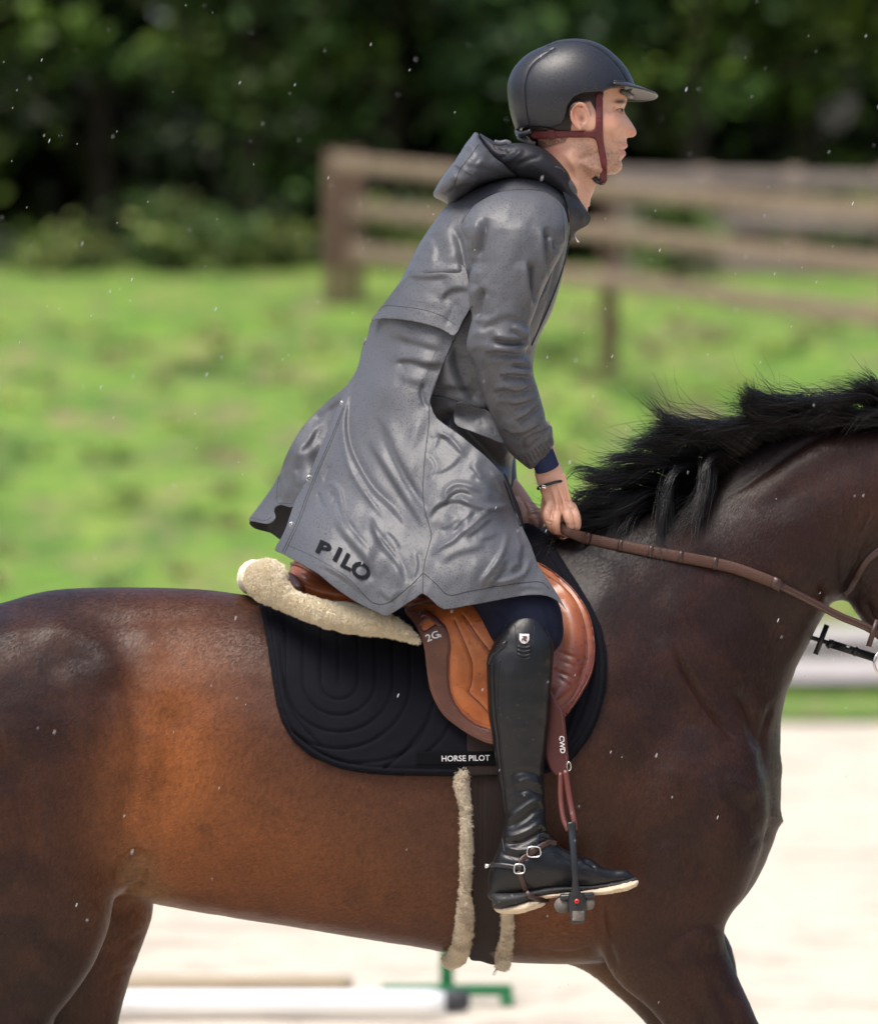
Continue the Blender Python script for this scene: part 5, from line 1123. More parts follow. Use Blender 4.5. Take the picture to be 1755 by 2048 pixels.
so_ = [(1191, 190), (1204, 190), (1204.5, 230), (1206, 275), (1209, 298), (1213, 322), (1213.5, 350), (1212, 364), (1200, 366), (1199, 350), (1200, 325), (1196, 300), (1192, 282), (1186, 276.5), (1175, 275), (1145, 274.5), (1112, 275), (1066, 277), (1065, 263), (1094, 261), (1112, 260), (1145, 261.5), (1175, 261.5), (1186, 259), (1190, 252), (1191, 230)]
cp = [(1197, 196), (1197, 215), (1197, 235), (1198, 255), (1190, 266), (1170, 268), (1145, 268), (1112, 268), (1085, 269), (1068, 270), (1201, 290), (1205, 310), (1206, 330), (1206, 343)]
hc = ctrl_from(HD, cp, .0035); hc = [c for c in hc]+[(1206, 364, (hc[-1][2] if hc else -.05)+.012)]
hcf = rbf(hc)
harn = panel('harness', so_, hcf, 'harness', he, h=1.6, th=.002, rnd=2.5, rndT=.0022, n=3, closed_spl=True, strokes=[([(1190, y), (1206, y-2)], 1.6, -.7) for y in (205, 214, 240, 249, 258, 285, 300, 309, 330, 340)])
HSn = Surf([harn]); seam('stitching', HSn, [[(1118, 262.5), (1150, 263.2), (1176, 263.2)], [(1118, 273), (1150, 272.8), (1176, 273.2), (1190, 278)], [(1193.5, 195), (1193.5, 225), (1192.5, 252)]], .0004, 'harness_edge', he, .0004, dash=2.4)
panel('keeper', [(1093, 258), (1107, 258), (1111, 277), (1096, 277)], lambda x, y: hcf(x, y)-.004, 'harness', he, h=1.6, th=.0015, closed_spl=False)
mb = MB(); mb.tube([at(a, b, y) for a, b, y in spl([(1207, 362, hc[-1][2]-.004), (1204, 365, -.02), (1198, 364, .01), (1190, 356, .03)], 5)], .006, 8, .5); mb.build('chin_strap', 'harness', he)
mb = MB(); mb.tube([at(a, b, y) for a, b, y in [(1186, 353, -.035), (1194, 361, -.032), (1203, 366, -.03)]], .006, 8, .5); mb.build('chin_pad', 'helmet_gloss', he)

# --- raincoat: back, chest and near sleeve
Fc = Field((-.18, -.36, 1.66), (.32, .30, 2.49), .0036)
tors = [(888, 418), (910, 395), (960, 372), (1030, 352), (1095, 352), (1140, 392), (1144, 440), (1138, 484), (1126, 545), (1104, 620), (1072, 690), (1062, 760), (1050, 830), (1030, 900), (1022, 960), (1010, 1000), (940, 1010), (860, 960), (815, 860), (785, 790), (768, 748), (766, 695), (762, 655), (768, 612), (800, 562), (830, 502), (858, 457)]
Fc.inf(tors, 0, .195, 0, .006, .44, n=4)
slv = [(922, 446), (945, 412), (995, 384), (1040, 377), (1088, 382), (1117, 400), (1132, 425), (1134, 460), (1126, 500), (1108, 535), (1094, 562), (1080, 595), (1069, 625), (1058, 656), (1060, 684), (1052, 700), (1054, 716), (1064, 730), (1066, 751), (1074, 775), (1080, 795), (1088, 822), (1092, 842), (1098, 850), (1104, 852), (1106, 872), (1108, 889), (1098, 905), (1082, 922), (1064, 938), (1052, 933), (1024, 910), (1007, 886), (990, 848), (974, 812), (961, 775), (949, 735), (937, 712), (932, 690), (938, 660), (945, 632), (941, 605), (938, 562), (944, 529), (933, 476)]
ysl = lambda X, Z: np.interp(CY-(Z-ZC)*S, [380, 470, 700, 850, 940], [-.185, -.225, -.262, -.205, -.158]).astype(np.float32)
Fc.inf(slv, -.22, .083, .010, .004, .46, ycf=ysl, n=4)
Vc, Qc = Fc.nets(); Vc = smooth(Vc, Qc, 3)
SL = [ # sleeve folds
 ([(968, 434), (960, 470), (948, 515), (946, 545)], 13, -11), ([(980, 440), (972, 480), (958, 530), (948, 580)], 8, 5), ([(932, 450), (940, 480)], 7, 4), ([(935, 468), (934, 480), (938, 492)], 4, -4),
 ([(1091, 452), (1092, 490), (1094, 540), (1094, 560)], 11, -10), ([(1079, 450), (1082, 500), (1088, 555)], 6, 4), ([(1108, 474), (1110, 500), (1120, 500)], 8, -6), ([(1057, 521), (1060, 560), (1066, 612)], 11, -10), ([(1046, 530), (1052, 580), (1060, 625)], 6, 4), ([(1075, 560), (1078, 580), (1072, 612)], 7, 4),
 ([(962, 573), (954, 600), (950, 640)], 12, -12), ([(973, 582), (967, 610), (956, 645)], 7, 6), ([(960, 655), (990, 640), (1020, 632), (1055, 640)], 12, -4), ([(945, 662), (965, 668), (990, 655)], 8, 4),
 ([(982, 672), (1000, 680), (1020, 682), (1057, 682)], 9, -11), ([(986, 692), (1010, 697), (1035, 693), (1062, 688)], 6, 6), ([(1020, 655), (1038, 668), (1056, 682)], 6, -6), ([(1026, 650), (1042, 660), (1058, 672)], 4, 4),
 ([(968, 706), (990, 703), (1015, 705), (1046, 710)], 8, -7), ([(974, 718), (1000, 722), (1045, 718)], 6, 4), ([(1022, 726), (1040, 728), (1062, 732)], 6, -7), ([(1018, 738), (1040, 740), (1062, 742)], 5, 4),
 ([(998, 752), (1020, 748), (1040, 750), (1062, 752)], 8, -8), ([(994, 768), (1020, 768), (1050, 762)], 6, 4), ([(985, 785), (1010, 778), (1035, 783), (1066, 768)], 9, -7), ([(990, 800), (1020, 800), (1055, 790)], 6, 3.5),
 ([(1020, 812), (1045, 806), (1072, 796)], 9, -7), ([(1030, 842), (1055, 828), (1078, 806)], 9, -8), ([(1040, 850), (1068, 838), (1088, 820)], 5, 4), ([(1003, 858), (1025, 868), (1050, 864), (1086, 846)], 10, -8), ([(1000, 840), (1020, 846), (1040, 838)], 8, 3),
 ([(1036, 902), (1046, 882), (1066, 870), (1092, 862)], 7, -7), ([(1046, 895), (1060, 880), (1082, 874)], 6, 4), ([(1100, 852), (1094, 862), (1080, 868)], 4, -5)]
SL += [([(968, 434), (960, 470), (950, 515)], 9, -10, 'r'), ([(1092, 452), (1093, 500), (1095, 550)], 9, -10, 'r'), ([(1058, 521), (1063, 560), (1068, 608)], 9, -10, 'r'), ([(960, 573), (953, 605), (950, 640)], 9, -10, 'r'), ([(985, 676), (1015, 683), (1055, 683)], 7, -6, 'r'), ([(1030, 905), (1062, 896), (1098, 866)], 6, -4, 'r'), ([(945, 655), (965, 690), (975, 740)], 12, 3)]
for i in range(8):
    t = i/7; a0 = (1050+52*t, 924-34*t); SL.append(([(a0[0]-5, a0[1]-11), (a0[0]+1, a0[1]), (a0[0]+6, a0[1]+11)], 3.2, -5, 'r'))
TS = [ # back and chest folds
 ([(905, 452), (918, 485), (928, 530), (940, 570)], 10, -9, 'r'), ([(885, 445), (898, 490), (905, 530)], 12, 6), ([(812, 548), (850, 552), (900, 548), (935, 545)], 11, -8), ([(835, 528), (880, 528), (915, 518)], 13, 5),
 ([(858, 470), (872, 500), (868, 530)], 12, -4), ([(878, 602), (895, 582), (920, 578), (938, 584)], 11, -7), ([(800, 575), (840, 578), (880, 572)], 14, 3), ([(925, 610), (905, 640), (900, 660)], 9, -4), ([(932, 620), (924, 650), (912, 680)], 6, 4),
 ([(880, 735), (900, 700), (920, 672)], 8, 4), ([(910, 690), (904, 720), (915, 760), (940, 800), (965, 812)], 17, -20), ([(868, 775), (900, 772), (945, 782)], 11, -6), ([(875, 790), (910, 792), (940, 795)], 6, 4),
 ([(890, 812), (905, 822), (900, 838)], 8, 4), ([(875, 845), (905, 842), (960, 890), (1010, 930)], 20, -26, 'r', 1), ([(1120, 470), (1114, 540), (1096, 610), (1070, 680)], 5, -5), ([(1108, 520), (1100, 560), (1085, 600)], 7, -6), ([(1128, 490), (1120, 550), (1102, 605)], 4, 3)]
NS = normals(Vc, Qc); px_, py_ = topx(Vc)
insl = sdf2(spl(slv, 4, True), px_, py_)
mk = (insl > -1) & (Vc[:, 1] < -.12)
Hs = stroke_h(px_, py_, soften(SL, 1.35, 1.15, .7)); Ht = stroke_h(px_, py_, soften(TS, 1.5, 1.0, .5)); nr = np.clip(-NS[:, 1]*2.5+.3, 0, 1)
nz = (fbm(px_/38+.3*py_/38, py_/60, 51, 3)-.45)*.007
Vc = Vc+NS*((np.where(mk, Hs, Ht)+nz)*nr)[:, None]; Vc = smooth(Vc, Qc, 1)
coat = mesh('coat', Vc, Qc, 'raincoat', rider); CS = Surf([coat])
# storm flap across the back
tf = []
for (a, b) in [(760, 634), (790, 628), (830, 630), (870, 640), (905, 655), (930, 615), (935, 570), (900, 560), (860, 545), (820, 570), (790, 600), (770, 615), (850, 600), (880, 500), (920, 500), (900, 600)]:
    r = CS.hit(a, b)
    if r: tf.append((a, b, r[0].y-(.020 if b > 600 else (.009 if b > 550 else -.004))))
tf += [(745, 640, -.05)]
sf = panel('storm_flap', [(743, 641), (748, 631), (768, 606), (792, 574), (830, 540), (880, 520), (925, 530), (938, 565), (944, 605), (926, 640), (909, 671), (886, 660), (864, 652), (828, 643), (792, 638), (763, 637)], tf, 'raincoat', coat, h=3, th=.004, n=3,
   strokes=[([(880, 602), (897, 583), (920, 578), (938, 582)], 14, -6, 'f'), ([(812, 552), (850, 556), (900, 552)], 15, -5, 'f'), ([(800, 590), (850, 600), (890, 610)], 14, 2), ([(918, 600), (900, 630), (892, 652)], 8, -3)], wr=lambda x, y: (fbm(x/40, y/40, 55, 3)-.45)*.006)
SF = Surf([sf, coat])
seam('seam', SF, [[(752, 624), (772, 611), (800, 613), (840, 618), (880, 630), (912, 650)]], .0005, 'coat_seam', coat, .0005, dash=3.4)
seam('seam', CS, [[(924, 446), (932, 430), (948, 411), (970, 395), (997, 384), (1036, 379), (1070, 380), (1092, 386), (1110, 399), (1122, 418), (1126, 440), (1127, 480)]], .0011, 'coat_seam', coat, .0001)
seam('seam', CS, [[(944, 612), (926, 642), (909, 671), (885, 730), (861, 791)], [(861, 791), (885, 793), (915, 801), (945, 811), (976, 822)], [(914, 803), (909, 845)]], .0012, 'coat_seam', coat, .0002)
seam('zip', CS, [[(1138, 470), (1130, 515), (1116, 562), (1098, 610), (1078, 655), (1062, 690)]], .0022, 'coat_seam', coat, .0005)
MB().tube([at(1142, 464, -.03), at(1146, 470, -.035), at(1157, 485, -.035)], .0022, 8).build('zip_pull', 'steel', coat)
# pocket flap
pf = ctrl_from(CS, [(914, 808), (945, 816), (958, 830), (912, 828)], .010)+[(912, 846, CS.hit(912, 828)[0].y-.018), (950, 862, CS.hit(945, 825)[0].y-.020), (1006, 885, -.195), (985, 835, -.19)]
panel('pocket_flap', [(914, 804), (945, 812), (978, 824), (992, 850), (1008, 886), (975, 875), (940, 862), (908, 846)], pf, 'raincoat', coat, h=2.6, th=.004, n=3, strokes=[([(950, 815), (960, 850)], 9, 2.5), ([(980, 830), (990, 870)], 6, -2)])

# --- skirt of the coat, flying over the near thigh
SK = [ # folds of the skirt
 ([(775, 668), (800, 676), (840, 688), (885, 700)], 11, -8), ([(790, 652), (800, 662), (812, 652)], 6, 4), ([(824, 656), (835, 670), (846, 660)], 6, 3), ([(786, 732), (800, 722), (825, 722), (855, 730), (892, 728)], 10, -13), ([(795, 750), (825, 765), (855, 770)], 16, -6), ([(770, 712), (800, 705), (850, 708), (890, 702)], 9, 6),
 ([(850, 762), (843, 782), (848, 806), (858, 815)], 5, -6), ([(838, 768), (834, 790), (842, 815)], 5, 4), ([(745, 700), (740, 740), (735, 780)], 12, 4),
 ([(708, 762), (697, 800), (692, 850), (700, 898), (718, 938), (746, 982), (785, 1020), (812, 1055)], 9, -17), ([(690, 800), (681, 850), (686, 905), (705, 955), (738, 1000), (768, 1035)], 9, 8), ([(720, 800), (708, 850), (714, 895), (732, 935), (765, 980), (800, 1015)], 9, 8),
 ([(748, 830), (765, 850), (792, 912), (822, 965), (852, 1012)], 10, -9), ([(735, 850), (752, 890), (785, 945), (828, 1005), (856, 1046)], 9, 6), ([(735, 880), (762, 925), (800, 985), (846, 1056)], 8, -8), ([(770, 830), (790, 870), (815, 920), (842, 965)], 11, 5),
 ([(738, 1030), (748, 1065), (762, 1092), (795, 1130), (810, 1170)], 10, -12), ([(755, 1050), (775, 1085), (805, 1120), (820, 1160)], 9, 6), ([(724, 1030), (732, 1070), (752, 1105), (780, 1140), (792, 1180)], 9, 6), ([(668, 1030), (680, 1060), (700, 1085), (730, 1120), (752, 1160)], 13, -11), ([(690, 1020), (702, 1055), (724, 1085)], 11, 5),
 ([(648, 975), (664, 968), (678, 984), (683, 1010), (676, 1040)], 5, 7), ([(636, 984), (640, 1002), (650, 1020)], 5, -8), ([(656, 985), (668, 995), (662, 1012)], 5, -6), ([(648, 975), (636, 950), (650, 915), (662, 880), (672, 850)], 6, 4), ([(660, 930), (652, 955), (644, 972)], 4, -4), ([(670, 1000), (676, 1030), (690, 1050)], 6, -6),
 ([(770, 1060), (790, 1080), (800, 1100)], 7, -4), ([(620, 1060), (650, 1090), (690, 1130), (720, 1175)], 8, 3), ([(640, 1130), (690, 1160), (730, 1195)], 6, -3), ([(755, 1180), (780, 1200), (800, 1180)], 7, -3), ([(830, 1100), (836, 1130), (828, 1160)], 6, -4),
 ([(884, 996), (896, 976), (915, 967), (942, 972), (962, 985)], 6, 7), ([(888, 1008), (902, 990), (922, 982), (945, 990)], 6, -7), ([(858, 1040), (868, 1020), (885, 1008), (915, 1003), (942, 1014)], 8, -8), ([(866, 1052), (885, 1030), (905, 1022), (930, 1026)], 8, 5),
 ([(862, 1112), (880, 1094), (908, 1078), (928, 1052), (946, 1022)], 5, 8), ([(916, 1072), (936, 1056), (958, 1036), (984, 1014)], 5, 8), ([(904, 1066), (925, 1044), (950, 1020)], 6, -7), ([(880, 1060), (900, 1052), (916, 1036)], 9, -6), ([(930, 1078), (960, 1056), (985, 1034)], 8, -7),
 ([(915, 992), (935, 1004), (958, 1013), (985, 1016), (1016, 1010), (1028, 1002)], 4.5, 7), ([(950, 925), (962, 945), (975, 968), (990, 1000)], 12, -8), ([(940, 900), (960, 930), (985, 965)], 7, 5), ([(985, 940), (1000, 965), (1015, 995)], 7, 6), ([(935, 930), (948, 942), (960, 962)], 8, -6), ([(925, 940), (950, 952)], 7, 4),
 ([(956, 1174), (972, 1152), (988, 1132), (1004, 1104), (1012, 1076), (1015, 1052)], 5, 8), ([(974, 1178), (996, 1150), (1014, 1118)], 8, -9), ([(985, 1080), (1000, 1066), (1015, 1062)], 8, 4), ([(960, 1080), (980, 1076), (996, 1066)], 8, -5), ([(975, 1158), (1000, 1164), (1022, 1160), (1048, 1146), (1062, 1112)], 5, 6), ([(1040, 1142), (1040, 1112), (1046, 1086)], 6, -9), ([(1026, 1120), (1034, 1085), (1032, 1060)], 6, 5), ([(1022, 1145), (1034, 1128)], 6, -5),
 ([(860, 1120), (880, 1150), (900, 1175)], 9, 4), ([(880, 1130), (910, 1110), (945, 1100), (975, 1090)], 12, -5), ([(900, 1160), (940, 1140), (960, 1120)], 10, 4), ([(1020, 1020), (1034, 1050), (1046, 1078)], 5, -5), ([(865, 860), (900, 885), (930, 915)], 10, -4), ([(860, 920), (900, 910), (930, 890)], 9, 4), ([(1030, 1180), (1060, 1176), (1088, 1180)], 6, -3),
 ([(852, 905), (870, 930), (862, 960)], 6, -4), ([(864, 880), (880, 870), (905, 880)], 6, -4), ([(868, 950), (900, 935), (925, 910)], 7, -4)]
sko = [(747, 634), (800, 628), (860, 640), (905, 655), (912, 668), (885, 730), (862, 790), (862, 812), (873, 836), (900, 856), (925, 874), (947, 893), (970, 912), (990, 932), (1009, 955), (1020, 985), (1032, 1022), (1046, 1058), (1062, 1092), (1073, 1124), (1090, 1153), (1110, 1182), (1133, 1222), (1118, 1205), (1094, 1192), (1061, 1190), (1028, 1194), (996, 1200), (960, 1207), (931, 1212), (888, 1219), (866, 1203), (845, 1187), (831, 1197), (815, 1206), (775, 1232), (758, 1226), (717, 1207), (690, 1190), (665, 1172), (645, 1155), (625, 1141), (567, 1109), (549, 1099), (562, 1076), (573, 1052), (584, 1018), (596, 990), (611, 964), (632, 915), (655, 860), (679, 806), (694, 770), (712, 742), (724, 705), (736, 668)]
CR = [ # crisp creases
 ([(862, 1112), (880, 1094), (908, 1078), (928, 1052), (946, 1022)], 8, 5.5, 'p'), ([(916, 1072), (936, 1056), (958, 1036), (984, 1014)], 8, 5, 'p'), ([(956, 1174), (972, 1152), (988, 1132), (1004, 1104), (1012, 1076), (1015, 1052)], 9, 6, 'p'), ([(915, 992), (935, 1004), (958, 1013), (985, 1016), (1016, 1010), (1028, 1002)], 9, 6.5, 'p'),
 ([(884, 996), (896, 976), (915, 967), (942, 972), (962, 985)], 9, 5, 'p'), ([(690, 800), (684, 850), (690, 905), (706, 950), (738, 998), (772, 1040)], 8, 6, 'p'), ([(762, 850), (790, 920), (825, 985), (858, 1030)], 7, 4, 'p'), ([(648, 975), (640, 940), (652, 900), (668, 850), (682, 815)], 7, 4.5, 'p'), ([(650, 974), (664, 968), (678, 984), (684, 1015), (700, 1050), (740, 1100)], 8, 5.5, 'p'),
 ([(738, 1030), (756, 1065), (790, 1110), (812, 1160)], 7, 4.5, 'p'), ([(806, 1208), (816, 1180), (826, 1165)], 6, 3, 'p'), ([(975, 1158), (1000, 1164), (1022, 1160), (1048, 1146), (1062, 1112)], 8, 5, 'p'), ([(980, 940), (996, 965), (1012, 1000)], 7, 5, 'p'), ([(865, 900), (880, 870), (905, 882), (930, 915)], 7, 4, 'p'), ([(1030, 1070), (1040, 1092), (1044, 1120)], 6, 4, 'p')]
skc = [(747, 650, -.015)]+ctrl_from(CS, [(790, 650), (820, 655), (850, 660), (880, 664), (905, 668), (790, 632), (850, 642)], .004)+[ (700, 765, -.02), (760, 775, -.15), (861, 791, -.215), (873, 839, -.235), (947, 895, -.285), (1009, 957, -.285), (1032, 1015, -.22), (1060, 1085, -.29), (1098, 1165, -.37), (1132, 1220, -.385), (1000, 1200, -.42), (940, 1210, -.44), (845, 1187, -.43), (775, 1232, -.41), (700, 1200, -.385), (625, 1141, -.33), (549, 1099, -.17), (600, 1060, -.23), (612, 966, -.10), (679, 808, -.03), (720, 900, -.18), (690, 1040, -.29), (780, 1000, -.28), (850, 930, -.285), (850, 1080, -.37), (950, 1080, -.40), (930, 980, -.34), (1020, 1100, -.375), (660, 920, -.13), (1000, 1020, -.31)]
skirt = panel('skirt', sko, skc, 'raincoat', coat, h=2.8, th=.0035, n=2, strokes=soften(SK, 1.65, .8, .35)+CR, wr=lambda x, y: (fbm((x+.4*y)/42, (y-.5*x)/150, 61, 2)-.4)*.017)
KS = Surf([skirt])
seam('seam', KS, [[(905, 682), (885, 730), (864, 788), (859, 802), (857, 850), (851, 900), (846, 960), (846, 1000), (852, 1032), (862, 1068), (858, 1090), (850, 1120), (846, 1146), (845, 1184)],
   [(846, 1146), (872, 1168), (897, 1190), (940, 1182), (1000, 1172), (1060, 1164), (1085, 1166), (1098, 1178)], [(845, 1147), (820, 1172), (797, 1190), (772, 1207), (745, 1205), (722, 1184)]], .0009, 'coat_seam', coat, .0001)
seam('seam', KS, [[(570, 1088), (620, 1110), (660, 1132), (700, 1160), (722, 1184)], [(872, 700), (852, 750)]], .0005, 'coat_seam', coat, .0004, dash=3.4)
seam('seam', KS, [[(690, 812), (664, 880), (640, 935), (618, 990), (600, 1040), (584, 1075), (569, 1106)], [(686, 815), (660, 880), (637, 932), (614, 988), (596, 1038), (580, 1072), (565, 1104)]], .0009, 'coat_seam', coat, .0001)
def snap(px, py, surf, r=5.5):
    h_ = surf.hit(px, py)
    if not h_: return
    c = np.array(h_[0]); mb = MB(); mb.tube([c+(0, -.001, 0)+np.array((math.cos(t), 0, math.sin(t)))*(r/S) for t in np.linspace(0, 6.28, 24)[:-1]], .0014, 8, closed=True); mb.add(*ball(c+(0, -.001, 0), .0016)); mb.build('snap', 'steel', coat)
snap(619, 957, KS); snap(583, 1049, KS, 4); snap(684, 806, KS, 3)
for ch, x, y, s_, an, sx in (('P', 630, 1103, 25, 24, 1.45), ('I', 664, 1119, 27, 25, 1.3), ('L', 679, 1131, 28, 27, 1.2), ('O', 697, 1144, 30, 31, 1.15)):
    text_on('lettering', ch, x, y, s_, an, KS, 'print_black', coat, .0026, sx=sx, bold=.035)
text_on('lettering', 'T', 727, 1160, 24, 32, KS, 'print_black', coat, -.0009, sx=1.2, bold=.02)
# far half of the skirt blown out behind
bo = [(716, 738), (700, 762), (690, 773), (660, 798), (628, 827), (604, 855), (585, 885), (570, 915), (560, 945), (545, 972), (527, 998), (511, 1020), (497, 1040), (512, 1044), (533, 1048), (545, 1044), (551, 1034), (548, 1022), (552, 1014), (563, 1010), (588, 1014), (602, 985), (625, 935), (655, 870), (690, 800), (720, 770)]
bk = panel('back_skirt', bo, [(716, 740, .02), (628, 827, .05), (600, 900, -.02), (560, 945, .06), (497, 1040, .10), (533, 1046, .03), (551, 1030, .02), (588, 1012, -.03), (640, 920, -.02), (690, 800, -.005), (590, 960, -.03)], 'raincoat', coat, h=3, th=.003, n=3,
   strokes=[([(690, 800), (650, 830), (625, 845)], 8, -6), ([(640, 850), (620, 890), (590, 905)], 9, -6), ([(610, 880), (585, 930), (592, 960)], 10, 5), ([(560, 950), (562, 980), (556, 1008)], 6, -9), ([(600, 930), (590, 965), (600, 985)], 7, -5), ([(660, 820), (630, 860), (605, 900)], 8, 5), ([(575, 930), (566, 960), (572, 1000)], 8, 6)], wr=lambda x, y: (fbm(x/40, y/40, 71, 3)-.45)*.010)
BK = Surf([bk]); seam('seam', BK, [[(503, 1036), (530, 1041), (543, 1034)], [(556, 1006), (586, 1007)], [(558, 952), (554, 980), (554, 1006)]], .0005, 'coat_seam', coat, .0004, dash=3.4)
panel('back_skirt_lining', [(499, 1043), (509, 1057), (541, 1066), (566, 1080), (585, 1045), (596, 1000), (640, 920), (600, 930), (560, 1000), (530, 1030)], [(499, 1043, .13), (541, 1066, .16), (566, 1080, .13), (596, 1000, .10), (640, 920, .08), (530, 1030, .13)], 'coat_lining', coat, h=4, th=.003, n=3)
panel('far_skirt', [(760, 650), (1010, 700), (985, 950), (1010, 1090), (1040, 1200), (950, 1205), (780, 1225), (600, 1100), (700, 800)], [(760, 650, .12), (1040, 700, .10), (1040, 950, .22), (1120, 1200, .35), (950, 1205, .42), (780, 1225, .40), (600, 1100, .2), (700, 800, .08)], 'raincoat', coat, h=8, th=.004, n=3)
seam('front_zip', KS, [[(1008, 962), (1016, 985), (1028, 1020), (1040, 1052)]], .0028, 'helmet_gloss', coat, .001)
panel('skirt_lining', [(1006, 955), (1012, 950), (1026, 985), (1040, 1020), (1048, 1056), (1038, 1056), (1022, 1015)], [(1006, 955, -.2), (1026, 985, -.17), (1048, 1056, -.17), (1022, 1015, -.19)], 'coat_lining', coat, h=2.5, th=.003, n=3)
# far sleeve
Ff = Field((.08, .04, 1.66), (.30, .34, 2.46), .006); Ff.lpx([(1070, 430, .17, 60), (1030, 600, .24, 48), (1000, 740, .25, 44), (995, 860, .19, 36), (1004, 930, .145, 28), (1010, 975, .125, 25)], 0)
Vf, Qf_ = Ff.nets(); Vf = smooth(Vf, Qf_, 2); mesh('far_sleeve', Vf, Qf_, 'raincoat', coat)
# hood and collar
Fo = Field((-.03, -.22, 2.34), (.36, .22, 2.58), .0032)
Fo.inf([(952, 265), (945, 272), (925, 298), (911, 318), (893, 341), (878, 363), (867, 381), (869, 392), (884, 400), (909, 409), (935, 394), (962, 376), (1000, 362), (1040, 356), (1075, 356), (1110, 366), (1128, 386), (1140, 400), (1156, 405), (1156, 380), (1144, 362), (1128, 340), (1104, 330), (1070, 334), (1045, 346), (1024, 339), (997, 325), (978, 309), (964, 286)], 0, .165, 0, .004, .40, n=4)
Vo, Qo = Fo.nets(); Vo = smooth(Vo, Qo, 3)
Vo = sculpt(Vo, Qo, [([(880, 385), (915, 384), (950, 374), (1000, 362)], 12, -9), ([(958, 275), (972, 302), (995, 326), (1030, 343), (1060, 351)], 6, 5), ([(925, 330), (950, 335), (985, 345), (1020, 352)], 12, -6), ([(900, 350), (930, 360), (960, 358)], 12, 5), ([(935, 295), (940, 310), (960, 325)], 10, -4), ([(1050, 350), (1085, 344), (1120, 352)], 6, -4), ([(1072, 340), (1100, 336), (1122, 342)], 5, 4), ([(1100, 362), (1120, 378), (1140, 400)], 5, -6), ([(905, 330), (915, 350), (905, 375)], 8, -4), ([(1130, 362), (1142, 380), (1150, 395)], 6, 3)])
px_, py_ = topx(Vo); Vo = Vo+normals(Vo, Qo)*((fbm(px_/28, py_/28, 81, 3)-.45)*.008)[:, None]
hood = mesh('hood', Vo, Qo, 'raincoat', coat); HO = Surf([hood])
seam('seam', HO, [[(957, 288), (945, 305), (930, 325), (921, 336), (914, 352), (908, 372)], [(909, 330), (922, 338), (945, 352)], [(1096, 360), (1115, 374), (1130, 392)]], .0008, 'coat_seam', coat, .0002)
Fl = Field((.05, -.17, 2.36), (.34, .17, 2.58), .0032)
Fl.inf([(956, 268), (970, 273), (987, 283), (1002, 290), (1018, 288), (1040, 287), (1057, 288), (1078, 294), (1094, 303), (1108, 314), (1122, 328), (1138, 348), (1150, 380), (1160, 400), (1180, 436), (1172, 451), (1153, 462), (1143, 466), (1138, 440), (1120, 400), (1080, 370), (1040, 360), (1000, 340), (972, 310)], 0, .118, 0, .004, .36, n=4)
Vl, Ql = Fl.nets(); Vl = smooth(Vl, Ql, 3); Vl = sculpt(Vl, Ql, [([(1010, 325), (1030, 312), (1046, 300)], 6, 5), ([(1000, 318), (1015, 306), (1035, 296)], 6, -5), ([(1030, 332), (1060, 318), (1085, 310)], 6, -4), ([(985, 290), (1000, 300), (1015, 300)], 6, -5)])
mesh('hood_lining', Vl, Ql, 'coat_lining', coat)
MB().tube([at(a, b, -.12) for a, b in spl([(988, 284), (1000, 286), (1012, 284), (1020, 288)], 5)], .006, 8).build('hood_cord', 'raincoat', coat)
MB().tube([at(a, b, y) for a, b, y in spl([(1110, 334, -.14), (1121, 338, -.135), (1127, 343, -.12)], 5)], .003, 8).build('cord_end', 'coat_seam', coat)
panel('collar', [(1126, 384), (1140, 392), (1156, 405), (1170, 420), (1181, 436), (1174, 450), (1153, 462), (1146, 472), (1138, 480), (1140, 440), (1134, 410)], [(1126, 384, -.150), (1156, 405, -.10), (1181, 436, -.06), (1153, 462, -.09), (1138, 480, -.10), (1140, 430, -.14)], 'coat_lining', coat, h=2.4, th=.004, n=3, strokes=[([(1150, 410), (1165, 430), (1160, 450)], 7, 4)])
# cuffs, bracelet
cf = MB(); cf.tube([at(a, b, y) for a, b, y in spl([(1078, 898, -.165), (1086, 916, -.158), (1094, 936, -.148)], 6)], np.linspace(25, 24.5, 13)/S, 28, .80, caps=False); cf.build('undershirt_cuff', 'navy_cuff', rider)
th = np.linspace(0, 2*np.pi, 48, endpoint=False); bc = []
for t in th: bc.append(at(1100+24.6*math.cos(t), 969-7*math.cos(t)+3.0*math.sin(t)+1, -.141+.0245*math.sin(t)))
bl = MB().tube(bc, .0032, 8, closed=True).build('bracelet', 'black_leather', rider)
mb = MB(); mb.box(at(1087, 973.5, -.166), (.0095, .005, .0075), rotm('Y', 12), .001); 
for k_, (a, b) in enumerate(((1079, 976), (1076, 972), (1074, 966))): mb.add(*ball(at(a, b, -.158+.006*k_), .0022))
mb.build('clasp', 'steel', bl)

# --- breeches
Fp = Field((-.05, -.46, 1.36), (.30, -.02, 1.68), .005)
Fp.lpx([(880, 1110, -.14, 84), (960, 1165, -.24, 74), (1030, 1225, -.315, 56), (1058, 1262, -.345, 42), (1048, 1310, -.36, 38)], .02)
Fp.inf([(900, 1130), (1040, 1145), (1085, 1170), (1112, 1196), (1125, 1240), (1119, 1290), (1060, 1330), (1000, 1300), (975, 1260), (958, 1205)], -.335, .060, .03, .006, .45)
Vp, Qp = Fp.nets(); Vp = smooth(Vp, Qp, 3); Vp = sculpt(Vp, Qp, [([(985, 1215), (1010, 1240), (1000, 1270)], 6, -4), ([(1085, 1200), (1100, 1240), (1108, 1280)], 7, -3)])
breeches = mesh('breeches', Vp, Qp, 'navy_cloth', rider); a_ = breeches
mesh('breeches_leg', Vp*np.array([1, -1, 1]), Qp[:, ::-1], 'navy_cloth', a_)
